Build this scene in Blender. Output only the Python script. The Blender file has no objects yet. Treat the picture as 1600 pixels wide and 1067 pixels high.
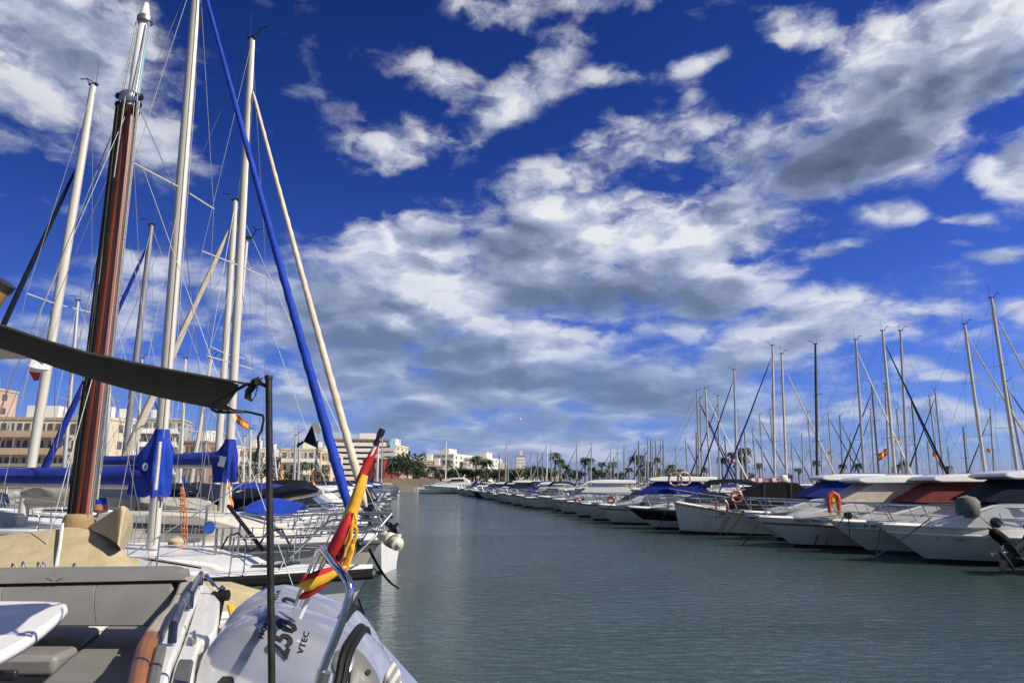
import bpy, math, random
from mathutils import Vector, Matrix, Quaternion
R = math.radians
S = bpy.context.scene
COL = S.collection
rnd = random.Random(7)
# ------------------------------------------------------------------ camera
H = 2.5                       # eye height over the water
FX = 1067.0                   # focal length in pixels of the 1600 px wide photograph
PITCH = math.atan(218.5 / FX)
cd = bpy.data.cameras.new('camera'); cam = bpy.data.objects.new('camera', cd); COL.objects.link(cam)
cam.location = (0, 0, H); cam.rotation_euler = (R(90) + PITCH, 0, 0)
cd.sensor_width = 36; cd.lens = 36 * FX / 1600; cd.clip_start = 0.05; cd.clip_end = 6000
S.camera = cam

def ray(px, py):
    u = (px - 800) / FX; v = (533.5 - py) / FX
    return Vector((u, math.cos(PITCH) - v * math.sin(PITCH), math.sin(PITCH) + v * math.cos(PITCH)))
def at(px, py, Y):            # the world point seen at a pixel, Y metres ahead
    d = ray(px, py); return Vector((0, 0, H)) + d * (Y / d.y)
def atz(px, py, z):           # the world point seen at a pixel, at height z
    d = ray(px, py); return Vector((0, 0, H)) + d * ((z - H) / d.z)

# ------------------------------------------------------------------ sun, sky
SUN_AZ, SUN_EL = R(114), R(40)       # azimuth clockwise from +Y (view direction)
sd = bpy.data.lights.new('sun', 'SUN'); sun = bpy.data.objects.new('sun', sd); COL.objects.link(sun)
sd.energy = 4.7; sd.angle = R(0.5); sd.color = (1.0, 0.93, 0.82)
sv = Vector((math.sin(SUN_AZ) * math.cos(SUN_EL), math.cos(SUN_AZ) * math.cos(SUN_EL), math.sin(SUN_EL)))
sun.rotation_euler = sv.to_track_quat('Z', 'Y').to_euler(); sun.location = (20, -10, 30)

S.view_settings.view_transform = 'Standard'; S.view_settings.look = 'None'
S.view_settings.exposure = 0.38; S.view_settings.gamma = 1

class NT:
    """tiny helper to write node trees"""
    def __init__(s, tree): s.t = tree; s.n = tree.nodes; s.l = tree.links
    def put(s, sock, v):
        if isinstance(v, bpy.types.NodeSocket): s.l.new(v, sock)
        elif v is not None: sock.default_value = v
    def new(s, typ, **k):
        n = s.n.new(typ)
        for a, b in k.items(): setattr(n, a, b)
        return n
    def m(s, op, a, b=None, c=None, clamp=False):
        n = s.new('ShaderNodeMath', operation=op, use_clamp=clamp)
        for i, v in enumerate((a, b, c)):
            if v is not None: s.put(n.inputs[i], v)
        return n.outputs[0]
    def v(s, op, a, b=None):
        n = s.new('ShaderNodeVectorMath', operation=op)
        s.put(n.inputs[0], a)
        if b is not None:
            if op == 'SCALE': s.put(n.inputs['Scale'], b)
            else: s.put(n.inputs[1], b)
        return n.outputs['Value'] if op in ('LENGTH', 'DOT_PRODUCT') else n.outputs[0]
    def noise(s, vec, scale, detail=4, rough=.5, dist=0, lac=2.0, col=False):
        n = s.new('ShaderNodeTexNoise'); s.put(n.inputs['Vector'], vec)
        n.inputs['Scale'].default_value = scale; n.inputs['Detail'].default_value = detail
        n.inputs['Roughness'].default_value = rough; n.inputs['Distortion'].default_value = dist
        n.inputs['Lacunarity'].default_value = lac
        return n.outputs[1 if col else 0]
    def rng(s, v, a, b, c=0, d=1, smooth=False):
        n = s.new('ShaderNodeMapRange'); n.clamp = True
        if smooth: n.interpolation_type = 'SMOOTHSTEP'
        s.put(n.inputs[0], v)
        for i, q in enumerate((a, b, c, d)): s.put(n.inputs[i + 1], q)
        return n.outputs[0]
    def mix(s, f, a, b):
        n = s.new('ShaderNodeMix', data_type='RGBA'); s.put(n.inputs[0], f)
        s.put(n.inputs[6], a); s.put(n.inputs[7], b); return n.outputs[2]

def c4(c): return (c[0], c[1], c[2], 1)

world = bpy.data.worlds.new('World'); S.world = world; world.use_nodes = True
W = NT(world.node_tree); W.n.clear()
geo = W.new('ShaderNodeTexCoord').outputs['Generated']
d = W.v('NORMALIZE', geo)
sx = W.new('ShaderNodeSeparateXYZ'); W.l.new(d, sx.inputs[0])
dx, dy, dz = sx.outputs
sky = W.new('ShaderNodeTexSky', sky_type='NISHITA'); sky.sun_disc = False
sky.sun_elevation = SUN_EL; sky.sun_rotation = SUN_AZ
sky.air_density = 1.0; sky.dust_density = 0.3; sky.ozone_density = 3.0
az = W.m('ARCTAN2', dx, dy); el = W.m('ARCSINE', dz)
cmb = W.new('ShaderNodeCombineXYZ'); W.l.new(az, cmb.inputs[0]); W.l.new(el, cmb.inputs[1]); ae = cmb.outputs[0]
# wind-blown warp of the cloud outlines
wn = W.noise(d, 3.2, 3, .55, col=True)
warp = W.v('SCALE', W.v('SUBTRACT', wn, (0.5, 0.5, 0.5)), 0.16)
aew = W.v('ADD', ae, warp)
def azel(px, py):
    q = ray(px, py).normalized(); return math.atan2(q.x, q.y), math.asin(q.z)
def blob(px, py, rx, ry, rot, w, vec):
    a, e = azel(px, py)
    a2, e2 = azel(px + rx, py); a3, e3 = azel(px, py - ry)
    mp = W.new('ShaderNodeMapping', vector_type='TEXTURE')
    W.l.new(vec, mp.inputs[0]); mp.inputs[1].default_value = (a, e, 0)
    mp.inputs[2].default_value = (0, 0, R(rot)); mp.inputs[3].default_value = (abs(a2 - a), abs(e3 - e), 1)
    return W.rng(W.v('LENGTH', mp.outputs[0]), 1.45, 0.1, 0, w, True)
def field(bl, vec):
    acc = None
    for b in bl:
        o = blob(*b, vec)
        acc = o if acc is None else W.m('MAXIMUM' if b[5] > 0 else 'ADD', acc, o)
    return acc
CL = [  # px, py, rx, ry, rot, weight : where the cloud banks stand
 (90,60,230,190,0,.74),(210,210,140,110,20,.50),(20,330,60,30,0,.3),(110,330,70,25,20,.30),
 (810,150,150,65,28,.64),(650,220,150,55,15,.62),(690,110,90,50,-10,.56),(760,20,130,45,0,.42),(930,8,110,30,0,.5),
 (1085,112,60,24,15,.58),(1062,182,34,16,0,.58),(960,140,80,30,0,.46),(670,310,90,26,0,.42),
 (1440,110,300,150,10,.95),(1530,30,230,90,0,.92),(1330,230,300,85,14,.84),(1130,270,190,75,15,.66),(1000,250,170,70,0,.62),(900,290,200,60,10,.55),(1570,250,80,60,0,.86),(1250,60,90,50,-20,.6),(1390,340,80,30,0,.6),(1490,332,50,16,0,.55),(1370,120,120,80,0,.8),
 (1280,412,60,24,0,.62),(1560,390,70,20,8,.68),(1590,478,60,26,0,.6),(1490,380,30,10,0,.4),
 (900,390,320,95,5,.90),(640,400,150,90,0,.92),(1090,400,200,90,0,.86),(820,460,360,80,0,.92),(1120,470,170,50,0,.84),
 (560,500,200,100,0,.90),(760,545,270,60,0,.82),(420,480,110,50,0,.62),(280,440,100,45,0,.58),(240,520,160,50,0,.58),(380,330,60,20,0,.1),
 (1330,515,230,70,6,.85),(1170,545,150,40,8,.72),(1000,600,260,80,0,.74),(760,600,320,70,0,.78),(560,560,260,90,0,.75),(1440,585,50,22,0,.62),(1520,600,160,16,3,.55),
 (100,530,170,45,0,.56),(60,560,200,40,0,.5),(1180,640,300,36,0,.62),(1500,650,260,22,0,.55),(650,650,400,50,0,.70),(450,600,200,40,0,.66),(860,680,400,50,0,.66),(1250,690,300,14,0,.42),(160,640,200,14,0,.40),
]
DK = [  # heavy grey bellies
 (930,480,210,40,0,.9),(1130,470,90,26,0,.6),(640,545,180,32,0,.75),(1290,250,230,60,16,.80),(1420,150,120,60,10,.50),(1180,290,120,40,0,.6),(1560,120,100,60,0,.45),
 (780,390,120,34,0,.5),(960,600,150,36,0,.8),(720,590,180,22,0,.6),(480,610,160,24,0,.5),(500,480,90,30,0,.35),(1200,580,130,20,0,.4),(1330,540,120,22,0,.35),(90,60,120,60,0,.25),(620,630,160,18,0,.6),(820,655,250,18,0,.6),(650,700,260,18,0,.6),
]
M = field(CL, aew); D = field(DK, aew)
# unseen cloud added behind and above the view, greyed to neutralise the blue fill
BH = W.m('MAXIMUM', W.rng(dy, .12, -.35, 0, .60, True), W.rng(dz, .76, .95, 0, .58, True))
M = W.m('MAXIMUM', M, BH); D = W.m('MAXIMUM', D, W.m('MULTIPLY', BH, 1.35))
# fractal structure in azimuth / elevation, flattened more and more towards the horizon
elc = W.m('MAXIMUM', el, -0.04)
ey = W.m('ADD', W.m('MULTIPLY', el, 1.35), W.m('MULTIPLY', W.m('LOGARITHM', W.m('ADD', elc, .07), math.e), .24))
cp = W.new('ShaderNodeCombineXYZ'); W.l.new(az, cp.inputs[0]); W.l.new(ey, cp.inputs[1])
p = cp.outputs[0]
wp = W.v('ADD', p, W.v('SCALE', W.v('SUBTRACT', W.noise(p, 9, 4, .6, col=True), (.5, .5, .5)), .10))
def vor(vec, sc, w_):
    n = W.new('ShaderNodeTexVoronoi', feature='F1'); n.inputs['Scale'].default_value = sc; W.l.new(vec, n.inputs['Vector'])
    return W.m('MULTIPLY', W.m('SUBTRACT', .45, n.outputs['Distance']), w_)
def struct_(vec, hi):
    b_ = W.m('ADD', W.m('MULTIPLY', W.m('SUBTRACT', W.noise(vec, 4.2, 9 if hi else 5, .56), .5), 1.7), vor(vec, 9.5, .50))
    return W.m('ADD', b_, vor(vec, 22, .26))
n1 = struct_(wp, True)
n2 = struct_(W.v('ADD', wp, (0.022, 0.038, 0)), False)
nf = W.noise(wp, 26, 6, .62)
dens = W.m('ADD', n1, W.m('MULTIPLY', W.m('SUBTRACT', nf, .5), .55))
dens = W.m('ADD', dens, W.m('SUBTRACT', M, .20))
cov = W.rng(dens, -.10, .44, 0, 1, True)
lit = W.m('MULTIPLY', W.m('SUBTRACT', n1, n2), 1.0)                     # faces turned up and to the sun
thick = W.rng(dens, .3, 1.0, 0, 1)
sh = W.m('ADD', W.m('ADD', .84, lit), W.m('MULTIPLY', W.m('SUBTRACT', nf, .5), .45))
sh = W.m('SUBTRACT', sh, W.m('MULTIPLY', D, W.m('MULTIPLY', W.rng(dens, .05, .5), .78)))
sh = W.m('SUBTRACT', sh, W.m('MULTIPLY', thick, .15))
sh = W.m('MAXIMUM', W.m('MINIMUM', sh, 1.0), 0.0)
ramp = W.new('ShaderNodeValToRGB'); W.l.new(sh, ramp.inputs[0])
e = ramp.color_ramp.elements
e[0].position = 0; e[0].color = (.085, .12, .19, 1); e[1].position = 1; e[1].color = (.86, .88, .90, 1)
for pos, c in ((.35, (.14, .185, .285)), (.65, (.31, .365, .50)), (.85, (.56, .61, .73))):
    q = ramp.color_ramp.elements.new(pos); q.color = c4(c)
# low clouds take the colour of the air in front of them
hz = W.rng(el, 0.0, .42, 1, 0)
ccol = W.mix(W.m('MULTIPLY', hz, .55), ramp.outputs[0], (.23, .33, .60, 1))
# clear sky, polarised deep blue: strengthened with height
SK = 0.12
skm = W.new('ShaderNodeMix', data_type='RGBA', blend_type='MULTIPLY'); skm.inputs[0].default_value = 1
W.l.new(sky.outputs[0], skm.inputs[6])
tint = W.new('ShaderNodeValToRGB'); W.l.new(W.m('DIVIDE', el, 1.0), tint.inputs[0])
te = tint.color_ramp.elements; te[0].position = 0; te[0].color = (.42, .52, 1.05, 1); te[1].position = .8; te[1].color = (.09, .21, .62, 1)
for pos, c in ((.18, (.28, .42, 1.06)), (.45, (.14, .275, .82))):
    q = te.new(pos); q.color = c4(c)
W.l.new(tint.outputs[0], skm.inputs[7])
# left part of the sky is the darkest (furthest from the sun)
side = W.rng(az, -.9, .9, .62, 1.12)
skc = W.v('SCALE', skm.outputs[2], W.m('MULTIPLY', side, SK))
cover = W.m('MULTIPLY', cov, W.rng(M, .0, .75, .35, .97))
final = W.mix(cover, skc, ccol)
bg = W.new('ShaderNodeBackground'); W.l.new(final, bg.inputs[0]); bg.inputs[1].default_value = 0.78
wo = W.new('ShaderNodeOutputWorld'); W.l.new(bg.outputs[0], wo.inputs[0])
world.cycles.sampling_method = 'MANUAL'; world.cycles.sample_map_resolution = 512
# ------------------------------------------------------------------ materials
def mat(name, col, rough=.5, metal=0, var=.12, vs=3.0, bump=0, bs=40, coat=0, spec=.5, dirt=None, ds=1.5, dirt_amt=.5, sheen=0, stretch=None, trans=0, band=None):
    m = bpy.data.materials.new(name); m.use_nodes = True
    T = NT(m.node_tree); b = T.n['Principled BSDF']
    tc = T.new('ShaderNodeTexCoord').outputs['Object']
    if stretch: tc = T.v('MULTIPLY', tc, stretch)
    f = T.noise(tc, vs, 5, .6)
    lo = c4([x * (1 - var * 1.6) for x in col]); hi = c4([min(1, x * (1 + var)) for x in col])
    c = T.mix(T.rng(f, .3, .7), lo, hi)
    if dirt:
        g = T.noise(T.v('MULTIPLY', tc, (1, 1, .25)), ds, 6, .7)
        c = T.mix(T.rng(g, .5, .78, 0, dirt_amt), c, c4(dirt))
    T.put(b.inputs['Base Color'], c)
    T.put(b.inputs['Roughness'], T.rng(T.noise(tc, vs * 3, 3), .3, .7, max(0, rough - .07), min(1, rough + .07)))
    b.inputs['Metallic'].default_value = metal; b.inputs['Specular IOR Level'].default_value = spec
    b.inputs['Coat Weight'].default_value = coat
    if sheen: b.inputs['Sheen Weight'].default_value = sheen
    if bump:
        bn = T.new('ShaderNodeBump'); bn.inputs['Strength'].default_value = bump; bn.inputs['Distance'].default_value = .02
        T.l.new(T.noise(tc, bs, 4, .6), bn.inputs['Height']); T.l.new(bn.outputs[0], b.inputs['Normal'])
    return m
M_ = {}
def defm(k, *a, **kw): M_[k] = mat(k, *a, **kw)
defm('gelcoat', (.74, .73, .69), .28, var=.04, vs=1.2, coat=.3, dirt=(.42, .38, .30), ds=1.3, dirt_amt=.35)
defm('gelcoat_shaded', (.60, .58, .53), .32, var=.05, vs=1.2, coat=.2, dirt=(.34, .30, .22), ds=1.3, dirt_amt=.5)  # white gelcoat with hull-side shade put into its colour, plus dirt streaks
defm('gelcoat_cream', (.72, .66, .53), .32, var=.05, vs=1.2, coat=.2, dirt=(.40, .33, .22), ds=1.6, dirt_amt=.4)
defm('gelcoat_grey', (.50, .51, .52), .32, var=.06, vs=1.2, coat=.2, dirt=(.25, .24, .2), ds=1.6, dirt_amt=.4)
defm('deck_white', (.78, .77, .74), .5, var=.05, vs=2, bump=.1, bs=120, dirt=(.5, .46, .38), ds=2, dirt_amt=.3)
defm('hull_navy', (.010, .013, .03), .3, var=.2, coat=.5)
defm('hull_black', (.012, .012, .014), .22, var=.2, coat=.5)
defm('hull_blue', (.02, .07, .22), .25, var=.15, coat=.4)
defm('antifoul_blue', (.01, .06, .14), .7, var=.3)
defm('antifoul_dark', (.015, .02, .025), .75, var=.3, bump=.3, bs=30)
defm('antifoul_red', (.16, .03, .025), .7, var=.3)
defm('rubber', (.014, .014, .014), .6, spec=.25, var=.3)
defm('rub_grey', (.10, .10, .10), .6, var=.2)
defm('alloy', (.52, .51, .48), .42, .55, var=.08, vs=1.5, stretch=(6, 6, .5))
defm('mast_cream', (.56, .525, .455), .45, .05, var=.07, vs=2, stretch=(4, 4, .4), dirt=(.35, .3, .22), dirt_amt=.3)
defm('mast_white', (.78, .77, .74), .35, var=.05)
defm('mast_grey', (.24, .24, .24), .45, .3, var=.12, stretch=(4, 4, .4))
defm('mast_dark', (.05, .05, .055), .45, .2, var=.2)
defm('mast_wood', (.24, .062, .026), .38, var=.35, vs=2.2, stretch=(9, 9, .7), coat=.35, dirt=(.10, .03, .015), ds=5, dirt_amt=.7)
defm('steel', (.62, .62, .62), .14, 1, var=.05)
defm('steel_dull', (.38, .38, .38), .35, .9, var=.1)
defm('wire', (.22, .22, .22), .5, .4, var=.2, vs=20)
defm('rope', (.42, .40, .36), .85, var=.25, vs=60, bump=.4, bs=200)
defm('rope_dark', (.014, .013, .012), .9, spec=.1, var=.4, vs=30, bump=.4, bs=200)
defm('rope_blue', (.20, .42, .50), .8, var=.25, vs=60)
defm('rope_orange', (.55, .19, .07), .85, var=.3, vs=40)
defm('canvas_blue', (.007, .026, .24), .75, var=.18, vs=4, bump=.35, bs=14, sheen=.05, spec=.25)
defm('canvas_royal', (.007, .040, .34), .7, var=.14, vs=4, bump=.35, bs=12, sheen=.05, spec=.25)
defm('canvas_navy', (.010, .014, .032), .85, var=.25, vs=4, bump=.4, bs=14, spec=.2)
defm('canvas_black', (.009, .009, .010), .8, spec=.12, var=.25, vs=4, bump=.4, bs=14)
defm('canvas_cream', (.60, .52, .40), .8, var=.12, vs=4, bump=.35, bs=14, dirt=(.3, .24, .16), dirt_amt=.3)
defm('canvas_grey', (.34, .32, .29), .8, var=.15, vs=3, bump=.6, bs=9)
defm('canvas_bag', (.16, .155, .14), .85, var=.2, vs=3, bump=.5, bs=9)
defm('canvas_tan', (.46, .375, .215), .85, var=.10, vs=5, bump=.35, bs=16, dirt=(.30, .22, .10), ds=3, dirt_amt=.25)
defm('canvas_tan_dark', (.30, .20, .09), .85, var=.15, vs=5, bump=.35, bs=16)
defm('canvas_red', (.20, .028, .02), .8, var=.12, vs=4, bump=.3, bs=12)
defm('canvas_white', (.74, .73, .70), .7, var=.06, vs=3, bump=.3, bs=10)
defm('awning', (.025, .024, .02), .9, var=.15, vs=6, bump=.15, bs=150)
defm('awning_pale', (.70, .66, .58), .8, var=.06, bump=.1, bs=100)
defm('glass_dark', (.015, .02, .025), .06, var=.2, coat=.5, spec=.8)
defm('glass_grey', (.06, .08, .09), .08, var=.2, coat=.5, spec=.8)
defm('vinyl_grey', (.185, .178, .163), .55, var=.06, vs=6, bump=.12, bs=220)
defm('vinyl_tan', (.40, .36, .29), .5, var=.06, vs=6, bump=.12, bs=220)
defm('vinyl_brown', (.27, .10, .025), .42, var=.10, vs=5, bump=.12, bs=180)
defm('panel_grey', (.14, .135, .12), .5, var=.08)
defm('floor_grey', (.20, .195, .18), .6, var=.08, bump=.1, bs=90)
defm('black_plastic', (.02, .02, .022), .42, var=.2)
defm('pole_black', (.02, .017, .013), .4, var=.4, vs=12, dirt=(.09, .06, .04), ds=20, dirt_amt=.6)
defm('red_paint', (.60, .03, .02), .5, var=.12)
defm('buoy_orange', (.62, .09, .03), .45, var=.12)
defm('buoy_faded', (.32, .13, .09), .6, var=.2)
defm('white_plastic', (.76, .75, .71), .4, var=.05)
defm('cream_plastic', (.62, .58, .44), .45, var=.1, dirt=(.3, .25, .15), dirt_amt=.4)
defm('flag_red', (.52, .018, .018), .75, var=.12, bump=.25, bs=20)
defm('flag_yellow', (.78, .42, .03), .75, var=.12, bump=.25, bs=20)
defm('flag_white', (.75, .73, .72), .75, var=.05)
defm('ink', (.015, .015, .015), .5, var=.1)
defm('ink_white', (.8, .8, .8), .5, var=.05)
defm('emblem_blue', (.03, .10, .35), .5, var=.1)
defm('teak', (.30, .17, .08), .6, var=.25, vs=3, stretch=(1, 12, 1))
defm('concrete', (.32, .30, .26), .85, var=.15, bump=.3, bs=8)
defm('stone_wall', (.30, .23, .16), .85, var=.2, bump=.4, bs=5)
defm('cowl_silver', (.54, .555, .59), .22, .6, var=.03, vs=2, coat=.8)
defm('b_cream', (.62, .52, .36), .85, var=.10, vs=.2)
defm('b_white', (.68, .66, .60), .85, var=.08, vs=.2)
defm('b_tan', (.40, .29, .19), .85, var=.10, vs=.2)
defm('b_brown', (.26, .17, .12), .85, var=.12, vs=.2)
defm('b_grey', (.34, .33, .31), .85, var=.10, vs=.2)
defm('b_pink', (.55, .38, .28), .85, var=.10, vs=.2)
defm('b_red', (.30, .03, .025), .7, var=.12, vs=.3)
defm('b_cyan', (.30, .55, .62), .4, var=.1)
defm('b_window', (.10, .10, .105), .25, var=.4, vs=.8)
defm('b_shutter', (.52, .50, .46), .7, var=.2, vs=.7)
defm('bark', (.12, .09, .06), .9, var=.3, bump=.6, bs=10)
defm('leaf', (.045, .085, .025), .75, var=.45, vs=.9)
defm('leaf_palm', (.060, .085, .030), .7, var=.4, vs=1.5)
defm('leaf_dark', (.025, .055, .018), .75, var=.45, vs=.9)
defm('leaf_dry', (.16, .12, .06), .85, var=.3, vs=1.5)

# striped / banded fabrics
def banded(name, c1, c2, scale, axis=2):
    m = bpy.data.materials.new(name); m.use_nodes = True
    T = NT(m.node_tree); b = T.n['Principled BSDF']
    tc = T.new('ShaderNodeTexCoord').outputs['Object']
    s_ = T.new('ShaderNodeSeparateXYZ'); T.l.new(tc, s_.inputs[0])
    f = T.m('GREATER_THAN', T.m('FRACT', T.m('MULTIPLY', s_.outputs[axis], scale)), .5)
    n = T.noise(tc, 6, 4); c = T.mix(f, c4(c1), c4(c2)); c = T.mix(T.rng(n, .3, .8, 0, .3), c, (.2, .2, .2, 1))
    T.l.new(c, b.inputs['Base Color']); b.inputs['Roughness'].default_value = .75; M_[name] = m
banded('awning_stripes', (.70, .66, .60), (.40, .05, .03), 2.2, 0)
banded('step_ribs', (.70, .68, .62), (.30, .28, .25), 28, 0)
banded('deck_ribs', (.42, .40, .36), (.52, .50, .46), 9, 1)

# ------------------------------------------------------------------ mesh builder
def V(*a): return Vector(a)
class MB:
    def __init__(s): s.v = []; s.f = []; s.mi = []
    def add(s, vs, fs, m=0):
        o = len(s.v); s.v += [Vector(q) for q in vs]
        for f in fs: s.f.append([o + i for i in f]); s.mi.append(m)
        return s
    def box(s, c, d, rz=0, m=0, tilt=None):
        mt = Matrix.Rotation(rz, 3, 'Z')
        if tilt: mt = mt @ Matrix.Rotation(tilt[1], 3, tilt[0])
        vs = [Vector(c) + mt @ Vector((x * d[0] / 2, y * d[1] / 2, z * d[2] / 2)) for z in (-1, 1) for y in (-1, 1) for x in (-1, 1)]
        return s.add(vs, [(0, 2, 3, 1), (4, 5, 7, 6), (0, 1, 5, 4), (2, 6, 7, 3), (0, 4, 6, 2), (1, 3, 7, 5)], m)
    def loft(s, rings, m=0, closed=True, caps=True, ms=None):
        n = len(rings[0]); vs = [q for r in rings for q in r]; k = n if closed else n - 1
        o = len(s.v); s.v += [Vector(q) for q in vs]
        for i in range(len(rings) - 1):
            for j in range(k):
                a = o + i * n + j; b = o + i * n + (j + 1) % n
                s.f.append([a, b, b + n, a + n]); s.mi.append(ms(i, j) if ms else m)
        if caps and closed:
            s.f.append([o + j for j in range(n)][::-1]); s.mi.append(m)
            e = o + (len(rings) - 1) * n
            s.f.append([e + j for j in range(n)]); s.mi.append(m)
        return s
    def tube(s, pts, r, n=8, m=0, sq=1.0, up=None):
        pts = [Vector(q) for q in pts]; rs = r if isinstance(r, (list, tuple)) else [r] * len(pts)
        t0 = (pts[1] - pts[0]).normalized()
        u = (up or (V(0, 0, 1) if abs(t0.z) < .9 else V(1, 0, 0)))
        u = (u - t0 * u.dot(t0)).normalized(); rings = []
        for i, q in enumerate(pts):
            t = (pts[min(i + 1, len(pts) - 1)] - pts[max(i - 1, 0)]).normalized()
            u = (u - t * u.dot(t)).normalized(); w = t.cross(u)
            rings.append([q + (u * math.cos(2 * math.pi * j / n) * sq + w * math.sin(2 * math.pi * j / n)) * rs[i] for j in range(n)])
        return s.loft(rings, m)
    def prism(s, poly, off, m=0):
        n = len(poly); off = Vector(off); a = [Vector(q) for q in poly]
        return s.add(a + [q + off for q in a], [list(range(n))[::-1], list(range(n, 2 * n))] + [(i, (i + 1) % n, n + (i + 1) % n, n + i) for i in range(n)], m)
    def tprism(s, prof, yf, m=0):       # side profile (x,z) mirrored over the centre line
        n = len(prof)
        return s.add([(x, yf(x, z), z) for x, z in prof] + [(x, -yf(x, z), z) for x, z in prof],
                     [list(range(n)), list(range(n, 2 * n))[::-1]] + [((i + 1) % n, i, n + i, n + (i + 1) % n) for i in range(n)], m)
    def sheet(s, rows, m=0, th=0):
        n = len(rows[0])
        if th:
            s.loft([list(r) + [Vector(q) - V(0, 0, th) for q in r][::-1] for r in rows], m)
        else: s.loft(rows, m, closed=False)
        return s
    def lathe(s, prof, c=(0, 0, 0), ax=(0, 0, 1), n=16, m=0):
        ax = Vector(ax).normalized(); u = ax.orthogonal().normalized(); w = ax.cross(u); c = Vector(c)
        return s.loft([[c + ax * h + (u * math.cos(2 * math.pi * j / n) + w * math.sin(2 * math.pi * j / n)) * max(r, 1e-4) for j in range(n)] for r, h in prof], m)
    def torus(s, c, Rr, r, ax=(0, 0, 1), n=20, k=8, m=0, a0=0, a1=2 * math.pi, ms=None):
        ax = Vector(ax).normalized(); u = ax.orthogonal().normalized(); w = ax.cross(u); c = Vector(c); rings = []
        full = abs(a1 - a0 - 2 * math.pi) < 1e-3
        for i in range(n + (0 if full else 1)):
            a = a0 + (a1 - a0) * i / n; d_ = u * math.cos(a) + w * math.sin(a)
            rings.append([c + d_ * Rr + (d_ * math.cos(2 * math.pi * j / k) + ax * math.sin(2 * math.pi * j / k)) * r for j in range(k)])
        if full: rings.append(rings[0])
        return s.loft(rings, m, caps=not full, ms=ms)
    def build(s, name, mats, parent=None, world=False, smooth=True, ang=38, bevel=0, sub=0):
        if not isinstance(mats, (list, tuple)): mats = [mats]
        me = bpy.data.meshes.new(name)
        vs = s.v
        if parent is not None and world:
            inv = ROOTM[parent.name].inverted(); vs = [inv @ q for q in vs]
        elif parent is None and not world: pass
        me.from_pydata([tuple(q) for q in vs], [], s.f)
        for k in mats: me.materials.append(M_[k] if isinstance(k, str) else k)
        me.polygons.foreach_set('material_index', s.mi)
        me.polygons.foreach_set('use_smooth', [smooth] * len(me.polygons))
        me.update(); me.validate()
        if smooth: me.set_sharp_from_angle(angle=R(ang))
        o = bpy.data.objects.new(name, me); COL.objects.link(o)
        if parent is not None: o.parent = parent
        if bevel:
            b = o.modifiers.new('bevel', 'BEVEL'); b.width = bevel; b.segments = 2; b.limit_method = 'ANGLE'; b.angle_limit = R(35)
        if sub: q = o.modifiers.new('sub', 'SUBSURF'); q.levels = sub; q.render_levels = sub
        return o
ROOTM = {}
def thing(name, label, cat, loc=(0, 0, 0), rz=0, group=None):
    o = bpy.data.objects.new(name, None); COL.objects.link(o); o.empty_display_size = .3
    o.location = loc; o.rotation_euler = (0, 0, rz)
    ROOTM[o.name] = Matrix.Translation(Vector(loc)) @ Matrix.Rotation(rz, 4, 'Z')
    o['label'] = label; o['category'] = cat
    if group: o['group'] = group
    return o
def tag(o, label=None, cat=None, group=None, kind=None):
    if label: o['label'] = label
    if cat: o['category'] = cat
    if group: o['group'] = group
    if kind: o['kind'] = kind
    return o
def setorg(o, c):            # move a single mesh's origin
    c = Vector(c)
    for q in o.data.vertices: q.co -= c
    o.location = c; return o
def copy_tree(src, loc, rz, sc=1.0, label=None):
    r = src.copy(); COL.objects.link(r); r.location = loc; r.rotation_euler = (0, 0, rz); r.scale = (sc, sc, sc)
    if label: r['label'] = label
    for ch in kids.get(src.name, []):
        c = ch.copy(); COL.objects.link(c); c.parent = r
        for g in kids.get(ch.name, []):
            e_ = g.copy(); COL.objects.link(e_); e_.parent = c
    return r
kids = {}
def freeze(src):
    for o in list(S.objects):
        if o.parent is not None:
            l = kids.setdefault(o.parent.name, [])
            if o not in l: l.append(o)
def text_mb(txt, size, origin, xdir, ydir, mb, proud=.003, m=0, shear=0, ext=.001, bold=0, spc=1.0):
    """lettering as flat mesh laid on the plane origin, xdir, ydir"""
    cu = bpy.data.curves.new('t', 'FONT'); cu.body = txt; cu.size = size; cu.shear = shear; cu.offset = bold
    cu.resolution_u = 2; cu.space_character = spc
    o = bpy.data.objects.new('t', cu); COL.objects.link(o)
    dg = bpy.context.evaluated_depsgraph_get(); dg.update()
    me = bpy.data.meshes.new_from_object(o.evaluated_get(dg))
    xd = Vector(xdir).normalized(); yd = Vector(ydir).normalized(); nz = xd.cross(yd)
    mb.add([Vector(origin) + xd * q.co.x + yd * q.co.y + nz * proud for q in me.vertices], [list(p_.vertices) for p_ in me.polygons], m)
    bpy.data.objects.remove(o); bpy.data.meshes.remove(me); bpy.data.curves.remove(cu)
    return mb
def lerp(a, b, t): return a + (b - a) * t
def sst(t): t = max(0, min(1, t)); return t * t * (3 - 2 * t)

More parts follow.
